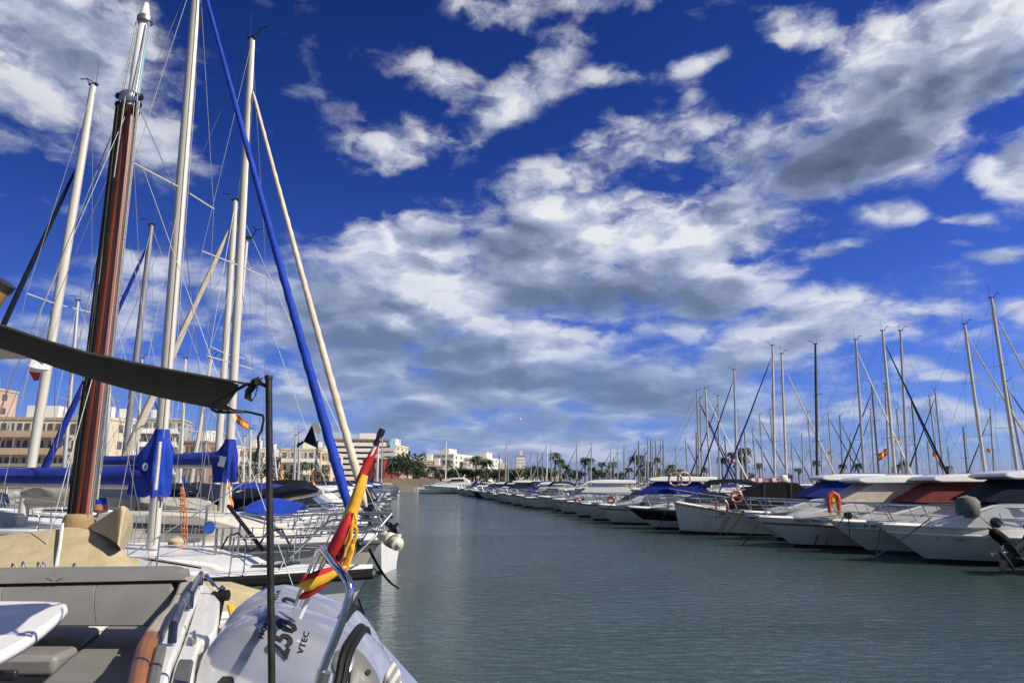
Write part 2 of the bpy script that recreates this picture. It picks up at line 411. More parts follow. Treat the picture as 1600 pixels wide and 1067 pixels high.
# ------------------------------------------------------------------ water and land
def water_mat():
    m = bpy.data.materials.new('harbour_water'); m.use_nodes = True
    T = NT(m.node_tree); b = T.n['Principled BSDF']
    tc = T.new('ShaderNodeTexCoord').outputs['Object']
    n = T.noise(tc, .05, 4, .6)
    T.l.new(T.mix(n, (.030, .056, .050, 1), (.044, .076, .068, 1)), b.inputs['Base Color'])
    b.inputs['Roughness'].default_value = .05; b.inputs['IOR'].default_value = 1.33
    b.inputs['Specular IOR Level'].default_value = .75
    st = T.v('MULTIPLY', tc, (.8, 1.6, 1))
    calm = T.rng(T.noise(tc, .07, 3, .5, 1.0), .38, .60, .5, 1.0, True)
    h = T.m('ADD', T.m('MULTIPLY', T.noise(st, 2.2, 4, .55, .6), .6), T.m('MULTIPLY', T.m('POWER', T.m('SUBTRACT', 1.0, T.m('ABSOLUTE', T.m('MULTIPLY', T.m('SUBTRACT', T.noise(st, 3.6, 4, .62, .9), .5), 4.0)), clamp=True), 1.6), .20))
    h = T.m('ADD', h, T.m('MULTIPLY', T.noise(tc, .5, 3, .5), .6))
    bn = T.new('ShaderNodeBump'); bn.inputs['Distance'].default_value = .06
    T.l.new(T.m('MULTIPLY', calm, 1.0), bn.inputs['Strength']); T.l.new(h, bn.inputs['Height']); T.l.new(bn.outputs[0], b.inputs['Normal'])
    return m
M_['water'] = water_mat()
w_ = MB().sheet([[(x, y, 0) for x in (-2500, -300, -60, 0, 60, 300, 2500)] for y in (-300, -20, 60, 200, 2500)]).build('water', 'water', smooth=False)
tag(w_, kind='structure')
def slab(name, poly, z0, z1, m):
    o = MB().prism([(x, y, z0) for x, y in poly], (0, 0, z1 - z0)).build(name, m, smooth=False); return tag(o, kind='structure')
# promenade beyond the basin, with the land behind it
slab('quay', [(-700, 172), (-24, 172), (-24, 205), (700, 205), (700, 1200), (-700, 1200)], -1, 1.2, 'concrete')
slab('quay_left', [(-700, 60), (-62, 60), (-48, 171.5), (-700, 171.5)], -1, 1.25, 'concrete')
# ------------------------------------------------------------------ boats: hull, deck, rails
class Hull:
    def __init__(s, L, B, fs, fb, rake=.8, stern=.85, ent=2.0, sheer=2.0, ww=.80, n=18, dip=0, tum=0):
        s.tum = tum
        s.L, s.B, s.fs, s.fb, s.rake, s.stern, s.ent, s.sheer, s.wwf, s.n, s.dip = L, B, fs, fb, rake, stern, ent, sheer, ww, n, dip
    def wd(s, t):
        a = s.stern + (1 - s.stern) * sst(t / .45) if t < .45 else 1 - ((t - .45) / .55) ** s.ent
        return max(.02, s.B / 2 * a)
    def ww(s, t):
        a = s.stern + (1 - s.stern) * sst(t / .4) if t < .4 else 1 - ((t - .4) / .6) ** (s.ent * .68)
        return max(.005, s.B / 2 * s.wwf * a)
    def z(s, t): return s.fs + (s.fb - s.fs) * t ** s.sheer - s.dip * math.sin(math.pi * t)
    def xd(s, t): return -s.L / 2 + s.L * t
    def xw(s, t): return -s.L / 2 + .05 + (s.L - s.rake - .05) * t
    def edge(s, t, side=1, inset=0, dz=0): return V(s.xd(t) - inset * (t > .97), side * max(0, s.wd(t) * (1 - s.tum) - inset), s.z(t) + dz)
    def section(s, t):
        zd, a, b, xd, xw = s.z(t), s.wd(t), s.ww(t), s.xd(t), s.xw(t)
        P = []
        if s.tum:
            P.append(V(xd, a * (1 - s.tum), zd)); a_ = a * (1 - s.tum * .3)
            for fz, w_ in ((.80, a_ * 1.0), (.775, a_ * .985), (.45, lerp(b, a, .50)), (.10, lerp(b, a, .06))): P.append(V(lerp(xw, xd, fz), w_, zd * fz))
        else:
          for fz, fw in ((1, 1), (.90, .95), (.74, .84), (.42, .48), (.10, .06)):
            P.append(V(lerp(xw, xd, fz), lerp(b, a, fw), zd * fz))
        P.append(V(xw - .02, b * .95, -.06)); P.append(V(xw - .15, 0, -.45))
        return P + [V(q.x, -q.y, q.z) for q in P[-2::-1]]
    def hull(s, root, m='gelcoat', af='antifoul_dark', stripe=None, low=None, name='hull'):
        rings = [s.section((i / s.n)) for i in range(s.n + 1)]
        nn = len(rings[0]); mb = MB()
        def ms(i, j):
            j = min(j, nn - 2 - j)
            if j >= 4: return 1
            if j in (1, 2) and stripe: return 2 if j == 1 or low else 0
            return 0
        mb.loft(rings, closed=False, ms=ms)
        mb.add(rings[0], [list(range(nn))[::-1]])
        return mb.build(name, [m, af, stripe or m], root, ang=50)
    def deck(s, root, m='deck_white', camber=.07, name='deck', t0=0, t1=1):
        rows = []
        for i in range(s.n + 1):
            t = t0 + (t1 - t0) * i / s.n
            rows.append([V(s.xd(t), s.wd(t) * (1 - s.tum) * .985 * k, s.z(t) - .004 + camber * (1 - k * k)) for k in (1, .6, .2, -.2, -.6, -1)])
        return MB().loft(rows, closed=False).build(name, m, root)
    def rub(s, root, m='rub_grey', r=.035, dz=-.06, name='rub_rail', both=True):
        mb = MB(); N = 20
        pts = [s.edge(i / N, 1, -.008, dz) for i in range(N + 1)]
        if s.tum: pts = [V(lerp(s.xw(i / N), s.xd(i / N), .79), s.wd(i / N) * (1 - s.tum * .3) + .004, s.z(i / N) * .79) for i in range(N + 1)]
        mb.tube(pts, r, 6, sq=1.3)
        mb.tube([V(q.x, -q.y, q.z) for q in pts], r, 6, sq=1.3)
        return mb.build(name, m, root)
    def rail(s, root, t0=.45, t1=1.0, h=.55, n=5, r=.016, m='steel', lean=.12, mid=True, name='bow_rail', fwd=.1):
        mb = MB(); N = 14
        def pt(t, sd, hh): return s.edge(t, sd, .05 - lean * hh / h * (t > .8) * .6, hh) + V(fwd * (hh / h) * max(0, (t - .7) / .3), 0, 0)
        for hh in ([h, h * .5] if mid else [h]):
            k = h if hh == h else hh
            P = [pt(t0 + (t1 - t0) * i / N, 1, k) for i in range(N + 1)]
            if hh == h: P = [pt(t0, 1, 0)] + P
            Q = [V(q.x, -q.y, q.z) for q in P][::-1]
            if hh == h: mb.tube(P + Q, r, 6)
            else: mb.tube(P, r * .6, 5); mb.tube(Q, r * .6, 5)
        for i in range(1, n + 1):
            t = t0 + (t1 - t0) * i / (n + .4)
            for sd in (1, -1):
                a = pt(t, sd, 0); b = pt(t, sd, h); a.x -= .18 * (t > .6)
                mb.tube([a, b], r * .85, 6)
        return mb.build(name, m, root)

def fender(root, loc, r=.11, L=.55, m='white_plastic', hang=.3):
    p_ = [(0.01, 0), (r * .45, .02), (r * .5, .08), (r * .85, .12), (r, .18), (r, L - .18), (r * .85, L - .12), (r * .5, L - .08), (r * .45, L - .02), (.01, L)]
    mb = MB().lathe([(a, b) for a, b in p_], loc, (0, 0, 1), 12)
    mb.tube([V(*loc) + V(0, 0, L), V(*loc) + V(0, 0, L + hang)], .008, 5)
    return mb.build('fender', m, root)

def drape(mb, obj, d, proud=.006):
    """lay flat lettering onto a curved surface, looking along d (object space)"""
    from mathutils.bvhtree import BVHTree
    bt = BVHTree.FromPolygons([q.co for q in obj.data.vertices], [list(p_.vertices) for p_ in obj.data.polygons])
    d = Vector(d).normalized()
    miss = set()
    for i, q in enumerate(mb.v):
        h = bt.ray_cast(q - d * 3, d)
        if h[0] is not None: mb.v[i] = h[0] - d * proud
        else: miss.add(i)
    keep = [k for k, f in enumerate(mb.f) if not miss.intersection(f)]
    mb.f = [mb.f[k] for k in keep]; mb.mi = [mb.mi[k] for k in keep]
    used = sorted({i for f in mb.f for i in f}); ix = {a: b for b, a in enumerate(used)}
    mb.v = [mb.v[i] for i in used]; mb.f = [[ix[i] for i in f] for f in mb.f]
    return mb

def outboard(root, pos, heading=math.pi, tilt=0, s=1.0, cowl='black_plastic', name='outboard_motor', band=None):
    """engine: local +x aft, built round the transom top at pos; tilt raises the propeller"""
    mt = Matrix.Translation(Vector(pos)) @ Matrix.Rotation(heading, 4, 'Z') @ Matrix.Rotation(-tilt, 4, 'Y') @ Matrix.Scale(s, 4)
    mb = MB()
    rings = []
    for z, hx, hy, ox in ((.12, .20, .15, .26), (.16, .26, .18, .26), (.34, .29, .19, .26), (.52, .27, .18, .25), (.62, .20, .14, .23), (.66, .10, .07, .22)):
        rings.append([V(ox + hx * abs(math.cos(a)) ** .75 * math.copysign(1, math.cos(a)), hy * abs(math.sin(a)) ** .75 * math.copysign(1, math.sin(a)), z) for a in [2 * math.pi * j / 16 for j in range(16)]])
    mb.loft(rings); mb.v = [mt @ q for q in mb.v]
    c = mb.build(name, cowl, root)
    k = MB()
    k.loft([[V(ox + hx * math.cos(a), hy * math.sin(a), z) for a in [2 * math.pi * j / 10 for j in range(10)]] for z, hx, hy, ox in ((.12, .17, .12, .26), (-.1, .11, .08, .26), (-.5, .09, .05, .28), (-.75, .08, .035, .28), (-.95, .12, .03, .25), (-1.05, .03, .01, .22))])
    k.box((.34, 0, -.52), (.34, .26, .025)); k.box((.0, 0, .0), (.3, .22, .3))
    k.loft([[V(x, .055 * q * math.cos(a), -.78 + .055 * q * math.sin(a)) for a in [2 * math.pi * j / 8 for j in range(8)]] for x, q in ((.0, .2), (.1, .9), (.4, 1), (.5, .6))])
    k.v = [mt @ q for q in k.v]; k.build('leg', 'black_plastic', c)
    p_ = MB()
    for i in range(3):
        a = i * 2.094; u = V(0, math.cos(a), math.sin(a)); w = V(0, -math.sin(a), math.cos(a)); o_ = V(.47, 0, -.78)
        p_.prism([o_ + u * .05 - w * .03, o_ + u * .17 - w * .08 + V(.05, 0, 0), o_ + u * .19 + w * .03, o_ + u * .06 + w * .05], (.012, 0, 0))
    p_.v = [mt @ q for q in p_.v]; p_.build('propeller', 'steel_dull', c)
    return c

# ------------------------------------------------------------------ motor boats
def motorboat(style, label, loc, rz, L=8, B=2.8, fs=.8, fb=1.2, cover='glass_dark', hullm='gelcoat', af='antifoul_dark', stripe=None,
              group=None, name='motorboat', reg=None, regx=.25, detail=1, roofz=2.6, low=None, rake=1.0, canopy='canvas_navy', ob=None, rubm='rub_grey', side=1, regz=.68, regs=.16, dip=0, ent=2.0, fend=0):
    t = thing(name, label, 'motorboat', (loc[0], loc[1], 0), rz, group)
    h = Hull(L, B, fs, fb, rake, ent=ent, n=16 if detail else 10, dip=dip, tum=.19 if style == 'pilot' else 0, ww=.80 if style == 'tent' else .64); ho = h.hull(t, 'gelcoat_shaded' if hullm == 'gelcoat' and side > 0 else hullm, af, stripe, low)  # white hulls of the right row take the gelcoat with shade painted in
    h.deck(t); h.rub(t, rubm, .03 if detail else .04)
    zd = lambda x: h.z((x + L / 2) / L)
    taper = lambda a, b, z0, z1: (lambda x, z: lerp(a, b, (z - z0) / (z1 - z0)) * min(1, max(.35, 1 - max(0, (x - .1 * L) / (.42 * L)) ** 2 * .75)))
    if style == 'pilot':
        z0 = fs - .05; zt = roofz - .92; zb = roofz - .25
        # coachroof running forward
        MB().tprism([(-.30 * L, z0), (.36 * L, zd(.36 * L) - .02), (.345 * L, zd(.36 * L) + .10), (.27 * L, fs + .44), (.17 * L, zt - .10), (.13 * L, zt - .02), (-.30 * L, zt - .02)], taper(B * .43, B * .36, z0, zt)).build('cabin_trunk', hullm, t, bevel=.05, smooth=True)
        b_ = taper(B * .375, B * .34, zt, zb)
        MB().tprism([(-.32 * L, zt - .03), (.175 * L, zt - .03), (.195 * L, zt), (.055 * L, zb), (-.24 * L, zb)], b_).build('window_cover', cover, t, bevel=.02)
        MB().tprism([(-.36 * L, zb - .01), (.085 * L, zb - .01), (.12 * L, zb + .08), (.105 * L, zb + .20), (.02 * L, zb + .28), (-.36 * L, zb + .26)], lambda x, z: B * .39 - (z > zb + .08) * .10).build('roof', 'gelcoat', t, bevel=.05)
        MB().tprism([(-.22 * L, zb + .22), (-.02 * L, zb + .23), (-.04 * L, zb + .29), (-.20 * L, zb + .28)], lambda x, z: B * .22).build('roof_hatch', 'gelcoat', t, bevel=.02)
        MB().tube([(-.30 * L, B * .30, zb + .21), (-.29 * L, B * .30, zb + .31), (.0, B * .30, zb + .32), (.02 * L, B * .30, zb + .22)], .013, 6).build('grab_rail', 'steel', t)
        for sd in (1,):
            MB().lathe([(.16, 0), (.16, .02), (.001, .021)], (.17 * L, side * B * .40, fs + .27), (.1, side, .1), 14).build('porthole', 'glass_dark', t)
        MB().box((-.43 * L, 0, fs + .18), (.1 * L, B * .8, .4)).build('cockpit_seat', 'gelcoat', t, bevel=.05)
    elif style == 'cruiser':
        zt = fs + .50
        MB().tprism([(-.12 * L, fs), (.36 * L, zd(.36 * L)), (.30 * L, zd(.3 * L) + .16), (.14 * L, zt), (-.12 * L, zt)], taper(B * .43, B * .36, fs, zt)).build('cabin_trunk', hullm, t, bevel=.05)
        zw = zt + .52
        MB().tprism([(-.20 * L, zt - .02), (.15 * L, zt - .02), (.01 * L, zw), (-.10 * L, zw - .04)], taper(B * .40, B * .33, zt, zw)).build('windscreen', cover, t, bevel=.01)
        MB().tube([(.015 * L, -B * .33, zw), (.015 * L, B * .33, zw), (-.1 * L, B * .345, zw - .04), (-.20 * L, B * .40, zt)], .018, 6).build('windscreen_frame', 'steel', t)
        zc = zw + .62
        if canopy:
            rows = [[V(x, B * .40 * k, zz_ - .12 * k * k * k * k - .06 * abs(k)) for k in (-1, -.8, -.4, 0, .4, .8, 1)] for x, zz_ in ((.02 * L, zw + .30), (-.04 * L, zc), (-.16 * L, zc + .05), (-.28 * L, zc), (-.36 * L, zc - .2))]
            MB().sheet(rows, th=.03).build('canopy', canopy, t)
            for sd in (1, -1):
                MB().tube([(-.04 * L, sd * B * .4, zc - .15), (-.15 * L, sd * B * .43, fs + .05), (-.28 * L, sd * B * .4, zc - .15)], .014, 5).build('canopy_frame', 'steel', t)
        MB().box((-.38 * L, 0, fs + .2), (.16 * L, B * .78, .42)).build('cockpit_seat', 'gelcoat', t, bevel=.05)
    elif style == 'open':
        zt = fs + .32
        MB().tprism([(.02 * L, fs), (.38 * L, zd(.38 * L)), (.30 * L, zd(.3 * L) + .10), (.12 * L, zt), (.02 * L, zt)], taper(B * .40, B * .32, fs, zt)).build('cuddy', hullm, t, bevel=.04)
        MB().tprism([(.0, zt - .02), (.12 * L, zt - .02), (.02 * L, zt + .42), (-.01 * L, zt + .40)], taper(B * .33, B * .26, zt, zt + .42)).build('windscreen', 'glass_grey', t)
        MB().box((-.10 * L, 0, fs + .25), (.5, .6, .5)).build('helm_console', 'deck_white', t, bevel=.04); MB().box((-.36 * L, 0, fs + .14), (.10 * L, B * .7, .32)).build('cockpit_seat', 'deck_white', t, bevel=.04)
        if canopy:
            rows = [[V(x, B * .38 * k, zz_ - .10 * k ** 4) for k in (-1, -.7, 0, .7, 1)] for x, zz_ in ((.04 * L, fs + 1.15), (-.08 * L, fs + 1.3), (-.25 * L, fs + 1.25))]
            MB().sheet(rows, th=.03).build('canopy', canopy, t)
            for sd in (1, -1):
                MB().tube([(.03 * L, sd * B * .38, fs + 1.1), (-.09 * L, sd * B * .44, fs), (-.24 * L, sd * B * .38, fs + 1.1)], .014, 5).build('canopy_frame', 'steel', t)
    elif style == 'tent':      # low launch wholly under a cockpit tent
        zt = fs + 1.5
        MB().tprism([(-.38 * L, fs - .02), (.16 * L, zd(.16 * L)), (.14 * L, fs + .45), (.05 * L, fs + 1.0), (-.04 * L, zt - .06), (-.10 * L, zt), (-.26 * L, zt - .04), (-.36 * L, fs + .8)], taper(B * .44, B * .26, fs, zt)).build('cockpit_tent', canopy, t, bevel=.04)
        f = MB()
        for x in (-.06, -.22): f.tube([(x * L + .2, B * .45, fs), (x * L, B * .30, zt), (x * L, -B * .30, zt), (x * L + .2, -B * .45, fs)], .014, 6)
        f.build('tent_frame', 'steel', t)
        MB().tprism([(.14 * L, zd(.14 * L)), (.34 * L, zd(.34 * L)), (.30 * L, zd(.30 * L) + .12), (.16 * L, fs + .22)], taper(B * .34, B * .28, fs, zt)).build('foredeck_locker', hullm, t, bevel=.04)
    if style != 'open' or detail: h.rail(t, .34 if style != 'open' else .6, 1.0, .64, 6, .019 if loc[1] < 45 else .024, fwd=.16)
    # bow roller
    MB().box((L / 2 + .05, 0, fb + .02), (.5, .16, .06)).tube([(L / 2 - .3, 0, fb + .07), (L / 2 + .28, 0, fb + .08), (L / 2 + .22, 0, fb - .12)], .025, 6).build('anchor_roller', 'steel_dull', t, bevel=.01)
    if ob is not None: outboard(t, (-L / 2, 0, fs - .05), math.pi, ob, 1.0)
    for i in range(fend):
        tt = .25 + .22 * i; q = h.edge(tt, side, -.13); fender(t, (q.x, q.y, q.z - .75), m=('white_plastic', 'canvas_blue', 'rub_grey')[i % 3])
    if reg:
        mb = MB(); sx_ = -1 if side > 0 else 1
        x0 = regx * L
        text_mb(reg, regs, (x0, side * 3, fb * regz), (sx_, 0, 0), (0, 0, 1), mb)
        drape(mb, ho, (0, -side, 0)); mb.build('registration', 'ink', ho)
    return t, h

# ------------------------------------------------------------------ sailing boats
ROLL = {}
def roll_tube(mb, a, b, r, n=10, seg=24, bulge=.0, m=0, twist=9):
    """rolled sail: a long spindle with a spiral edge and small creases"""
    a, b = Vector(a), Vector(b); t = (b - a).normalized(); u = t.orthogonal().normalized(); w = t.cross(u); rings = []
    for i in range(seg + 1):
        s_ = i / seg; rr = r * (.6 + .4 * min(1, s_ * 14)) * (1.0 - .60 * s_) * (1 if i not in (0, seg) else .5)
        sag = w * 0 + V(0, 0, -1) * math.sin(math.pi * s_) * (b - a).length * .006
        rings.append([a.lerp(b, s_) + sag + (u * math.cos(2 * math.pi * j / n) + w * math.sin(2 * math.pi * j / n)) * rr *
                      (1 + .09 * math.cos(2 * math.pi * j / n - s_ * twist * 6.28) + .02 * math.sin(5 * j + i * 1.7)) for j in range(n)])
    return mb.loft(rings, m)

def boom_cover(mb, a, b, h0, h1, w, crumple=0, seg=22, n=12, m=0, seed=1):
    """folded sail under its cover, lying on the boom from mast a to boom end b"""
    a, b = Vector(a), Vector(b); q = random.Random(seed); t = (b - a).normalized(); sd = t.cross(V(0, 0, 1)).normalized(); rings = []
    ph = [q.uniform(0, 6) for _ in range(6)]
    for i in range(seg + 1):
        s_ = i / seg; hh = lerp(h0, h1, s_ ** .7); e_ = min(1, (1 - s_) * 12 + .25)
        wob = crumple * (math.sin(s_ * 23 + ph[0]) * .5 + math.sin(s_ * 41 + ph[1]) * .3)
        rr = []
        for j in range(n):
            an = 2 * math.pi * j / n; cy, cz = math.cos(an), math.sin(an)
            cr = 1 + crumple * .55 * math.sin(3 * an + s_ * 17 + ph[2]) + crumple * .3 * math.sin(5 * an - s_ * 31 + ph[3])
            rr.append(a.lerp(b, s_) + sd * cy * w * .5 * e_ * cr * (1 - .25 * max(0, cz)) + V(0, 0, hh * (.42 + .5 * cz) * e_ * cr + wob * .06))
        rings.append(rr)
    return mb.loft(rings, m)

def sailboat(label, mast_px, D, top, bow=1, L=9, B=2.9, fs=.95, fb=1.2, mastm='alloy', mr=.075, jib=None, jr=.075, cover='canvas_blue', boom=.38, group=None, hullm='gelcoat',
             spreaders=(.5,), detail=0, rz=None, base_y=752, coach=.35, rigr=.006, jtop=.94, stay=True, flag=None, radar=False, cat='sailing boat', masthead=True, boomz=1.0, name='sailing_boat', mfrac=.08, boom_end=None, cov=(.30, .18, .26), crumple=.05, stripe=None, windows=True, bl=None, af='antifoul_blue', Dtop=None):
    P = at(mast_px, base_y, D)
    if rz is None: rz = (R(177) if bow < 0 else R(-3)) + rnd.uniform(-.05, .05)
    rot = Matrix.Rotation(rz, 4, 'Z')
    loc = V(P.x, P.y, 0) - rot @ V(mfrac * L, 0, 0)
    t = thing(name, label, cat, (loc.x, loc.y, 0), rz, group)
    inv = ROOTM[t.name].inverted()
    T = inv @ at(top[0], top[1], Dtop or D)
    if bl: # lean measured against the real boat, keep it gentle
        T.y *= bl
    h = Hull(L, B, fs, fb, .75 if detail else 1.2, stern=.7, ent=1.9, n=18 if detail else 9, ww=.90 if detail else .74); ho = h.hull(t, hullm, af, stripe)
    h.deck(t); h.rub(t, 'rub_grey' if detail else hullm, .035)
    x0 = mfrac * L; zm = fs + .08 + coach; base = V(x0, 0, zm)
    # coachroof
    zt = fs + coach
    yf = lambda x, z: B * (.34 - .06 * (z > fs + .1)) * min(1, max(.3, 1 - max(0, (x - .02 * L) / (.30 * L)) ** 2 * .6))
    c = MB().tprism([(-.18 * L, fs), (.27 * L, fs + .08), (.22 * L, fs + .08 + coach * .55), (.10 * L, zt + .05), (-.18 * L, zt + .08)], yf).build('coachroof', hullm, t, bevel=.05)
    if windows:
        MB().tprism([(-.13 * L, fs + coach * .42), (.13 * L, fs + coach * .48), (.11 * L, fs + coach * .75), (-.12 * L, fs + coach * .80)], lambda x, z: yf(x, fs + .2) + .012 + B * .018).build('window', 'glass_dark', c, bevel=.01)
    ax = (T - base)
    # mast with slight taper
    mb = MB(); mb.tube([base, base + ax * .5, base + ax * .85, T], [mr, mr, mr * .9, mr * .72], 10, sq=1.25 if detail else 1.1)
    mst = mb.build('mast', mastm, t)
    for k, s_ in enumerate(spreaders):
        q = base + ax * s_; w_ = B * (.36 - .08 * k)
        MB().tube([q + V(-.10, w_, .02), q, q + V(-.10, -w_, .02)], max(.018, rigr * 2.2), 5).build('spreader', mastm, mst)
    rg = MB(); r = rigr; hd = T - V(0, 0, .03)
    sp = base + ax * (spreaders[0] if spreaders else .5)
    for sd in (1, -1):
        e1 = sp + V(-.10, sd * B * .36, .02); ch = V(x0 - .15, sd * B * .46, fs)
        rg.tube([hd, e1, ch], r, 4); rg.tube([sp - V(0, 0, .15), V(x0 + .35, sd * B * .45, fs)], r, 4)
    if stay: rg.tube([hd, V(-L / 2 + .1, 0, fs)], r, 4)
    bowp = V(L / 2 - .15, 0, fb + .08)
    jt = base + ax * jtop
    if not jib: rg.tube([jt, bowp], r, 4)
    rg.build('rigging', 'wire', t)
    if masthead:
        m_ = MB(); m_.box(T + V(0, 0, .03), (.26, .10, .06)); m_.tube([T + V(.1, 0, 0), T + V(.25, 0, .25), T + V(.48, 0, .27)], .012 + r * .6, 5); m_.tube([T + V(.25, .02, .25), T + V(.25, -.22, .28)], .010 + r * .6, 5)
        m_.tube([T + V(-.08, 0, 0), T + V(-.08, 0, .75)], .006 + r * .3, 4); m_.build('wind_vane', 'black_plastic', mst)
    if jib:
        mj = MB(); a = bowp.lerp(jt, .05); b = bowp.lerp(jt, .97)
        roll_tube(mj, a, b, jr, 12 if detail else 7, 60 if detail else 12, twist=26 if detail else 9); mj.tube([b, jt], .012, 5)
        jo = mj.build('furled_sail', jib, t)
        MB().lathe([(.02, 0), (.09, .02), (.09, .05), (.05, .06), (.05, .14), (.09, .15), (.09, .18), (.02, .2)], bowp.lerp(jt, .015), jt - bowp, 12).build('furling_drum', 'black_plastic', jo)
    # boom and sail cover
    bz = fs + coach + boomz * .62
    ba = V(x0 - .12, 0, bz) + ax * 0; ba += V(ax.x, ax.y, 0) * (bz / ax.length)
    be = V(x0 - boom * L, 0, bz + .05) if boom_end is None else inv @ boom_end
    bo = MB().tube([ba, be], .055, 8, sq=1.3).build('boom', mastm, t)
    if cover:
        mc = MB(); boom_cover(mc, ba + V(0.02, 0, .02), ba.lerp(be, .96) + V(0, 0, .02), cov[0], cov[1], cov[2], crumple, 40 if detail else 10, 14 if detail else 8, seed=int(mast_px))
        mc.build('sail_cover', cover, bo)
    if detail or (11 < D < 60): h.rail(t, .78, 1.0, .55, 2, .014 if detail else .018, fwd=.12)
    if detail:
        # lifelines and stanchions
        for sd in (1, -1):
            f = MB()
            for tt in (.18, .34, .5, .66, .8):
                q = h.edge(tt, sd, .08); f.tube([q, q + V(0, 0, .6)], .012, 6); f.lathe([(.035, 0), (.035, .02), (.01, .03)], q, (0, 0, 1), 8)
            for hz_ in (.58, .32): f.tube([h.edge(k / 12 * .82 + .08, sd, .08, hz_) for k in range(13)], .004, 4)
            f.build('lifeline', 'steel', t)
        MB().tprism([(.27 * L, h.z(.77) + .05), (.34 * L, h.z(.84) + .05), (.335 * L, h.z(.84) + .10), (.275 * L, h.z(.77) + .10)], lambda x, z: .26).build('deck_hatch', 'glass_dark', t, bevel=.01)
    if flag:
        mf = MB(); q0 = base + ax * flag; q0 = q0 + V(-.15, .45, 0)
        wav = lambda u: V(-.0, 0, 0) + V(-u * .55, .10 * math.sin(u * 7), -.35 * u)
        rows = [[q0 + wav(u / 6) + V(0, 0, -.42 * v_) for v_ in (0, .25, .251, .75, .751, 1)] for u in range(7)]
        mf.loft(rows, closed=False, ms=lambda i, j: 1 if j in (1, 2, 3) else 0); mf.build('flag', ['flag_red', 'flag_yellow'], t)
    return t, h, base, T
ORD = ['first', 'second', 'third', 'fourth', 'fifth', 'sixth', 'seventh', 'eighth', 'ninth', 'tenth', 'eleventh', 'twelfth', 'thirteenth', 'fourteenth', 'fifteenth', 'sixteenth', 'seventeenth', 'eighteenth', 'nineteenth', 'twentieth',
       'twenty-first', 'twenty-second', 'twenty-third', 'twenty-fourth', 'twenty-fifth', 'twenty-sixth', 'twenty-seventh', 'twenty-eighth', 'twenty-ninth', 'thirtieth',
       'thirty-first', 'thirty-second', 'thirty-third', 'thirty-fourth', 'thirty-fifth', 'thirty-sixth', 'thirty-seventh', 'thirty-eighth', 'thirty-ninth', 'fortieth',
       'forty-first', 'forty-second', 'forty-third', 'forty-fourth', 'forty-fifth', 'forty-sixth', 'forty-seventh', 'forty-eighth', 'forty-ninth', 'fiftieth', 'fifty-first', 'fifty-second', 'fifty-third', 'fifty-fourth', 'fifty-fifth', 'fifty-sixth', 'fifty-seventh', 'fifty-eighth', 'fifty-ninth', 'sixtieth',
       'sixty-first', 'sixty-second', 'sixty-third', 'sixty-fourth', 'sixty-fifth', 'sixty-sixth', 'sixty-seventh', 'sixty-eighth', 'sixty-ninth', 'seventieth']
MN = {'alloy': 'silver', 'mast_cream': 'cream', 'mast_white': 'white', 'mast_grey': 'grey', 'mast_dark': 'black', 'mast_wood': 'varnished wooden'}
CN = {None: 'no', 'canvas_blue': 'blue', 'canvas_navy': 'navy', 'canvas_cream': 'cream', 'canvas_white': 'white', 'canvas_royal': 'bright blue', 'canvas_grey': 'grey', 'canvas_black': 'black'}
# ------------------------------------------------------------------ right-hand row, nearest motor boats
RG = 'motorboats berthed along the right side of the fairway'
def place_bow(px, py, D, rz, L):        # boat centre from where its bow tip stands
    q = at(px, py, D); return (q.x - math.cos(rz) * L / 2, q.y - math.sin(rz) * L / 2)
rz = R(172)
def RB(style, label, px, D, L, rz_=rz, **k):
    return motorboat(style, label, place_bow(px, 810, D, rz_, L), rz_, L=L, group=RG, **k)
t1, h1 = RB('pilot', 'white cabin motorboat with navy covered windows and a dark fender at its bow, right edge', 1368, 22.8, 9.0, B=3.0, fs=1.02, fb=1.16, cover='canvas_navy', roofz=2.82, reg='7ª AT-2-66-11', regx=.33, rubm='gelcoat', rake=1.5, regz=.60)
t2, h2 = RB('pilot', 'white cabin motorboat with dark red window covers', 1292, 25.6, 8.6, B=2.9, fs=.98, fb=1.12, cover='canvas_red', roofz=2.72, reg='7ª AT-1-85-04', regx=.44, rubm='gelcoat_grey', rake=1.4, af='antifoul_blue', hullm='gelcoat', regz=.8)
t3, h3 = RB('pilot', 'white cabin motorboat with cream window covers, its rail carrying an orange horseshoe buoy', 1178, 28.0, 9.6, B=3.0, fs=.98, fb=1.14, cover='canvas_cream', roofz=2.68, reg='7-AT3-143-01', regx=.36, rake=1.5, regz=.84, regs=.19)
t4, h4 = RB('pilot', 'cream hulled cabin motorboat with bright blue window covers', 1156, 31.2, 8.6, B=2.9, fs=1.0, fb=1.2, cover='canvas_blue', roofz=2.78, hullm='gelcoat', rake=1.6)
t5, h5 = RB('tent', 'white launch with upright bow, swept sheer and black cockpit tent', 1054, 34.8, 7.6, B=2.6, fs=.98, fb=1.52, rake=.25, canopy='canvas_black', reg='7ª AT-2-128-91', regx=.36, regz=.50, rubm='teak', dip=.10, ent=2.6, regs=.17)
t6, h6 = RB('cruiser', 'white motorboat with broad black hull stripe and black canopy behind dark windscreen', 978, 38.2, 8.4, B=2.8, fs=.95, fb=1.16, stripe='hull_black', low=True, cover='glass_dark', canopy='canvas_black', rake=1.6)
t7, h7 = RB('pilot', 'white pilothouse motorboat with royal blue side cover beyond the black striped one', 932, 42.6, 8.2, B=2.9, fs=.9, fb=1.15, cover='canvas_blue', roofz=2.75)
t8, h8 = RB('cruiser', 'white motorboat with smoked wraparound windscreen and orange ring buoy on deck', 905, 46.5, 7.6, B=2.7, fs=.9, fb=1.1, cover='glass_dark', canopy=None)
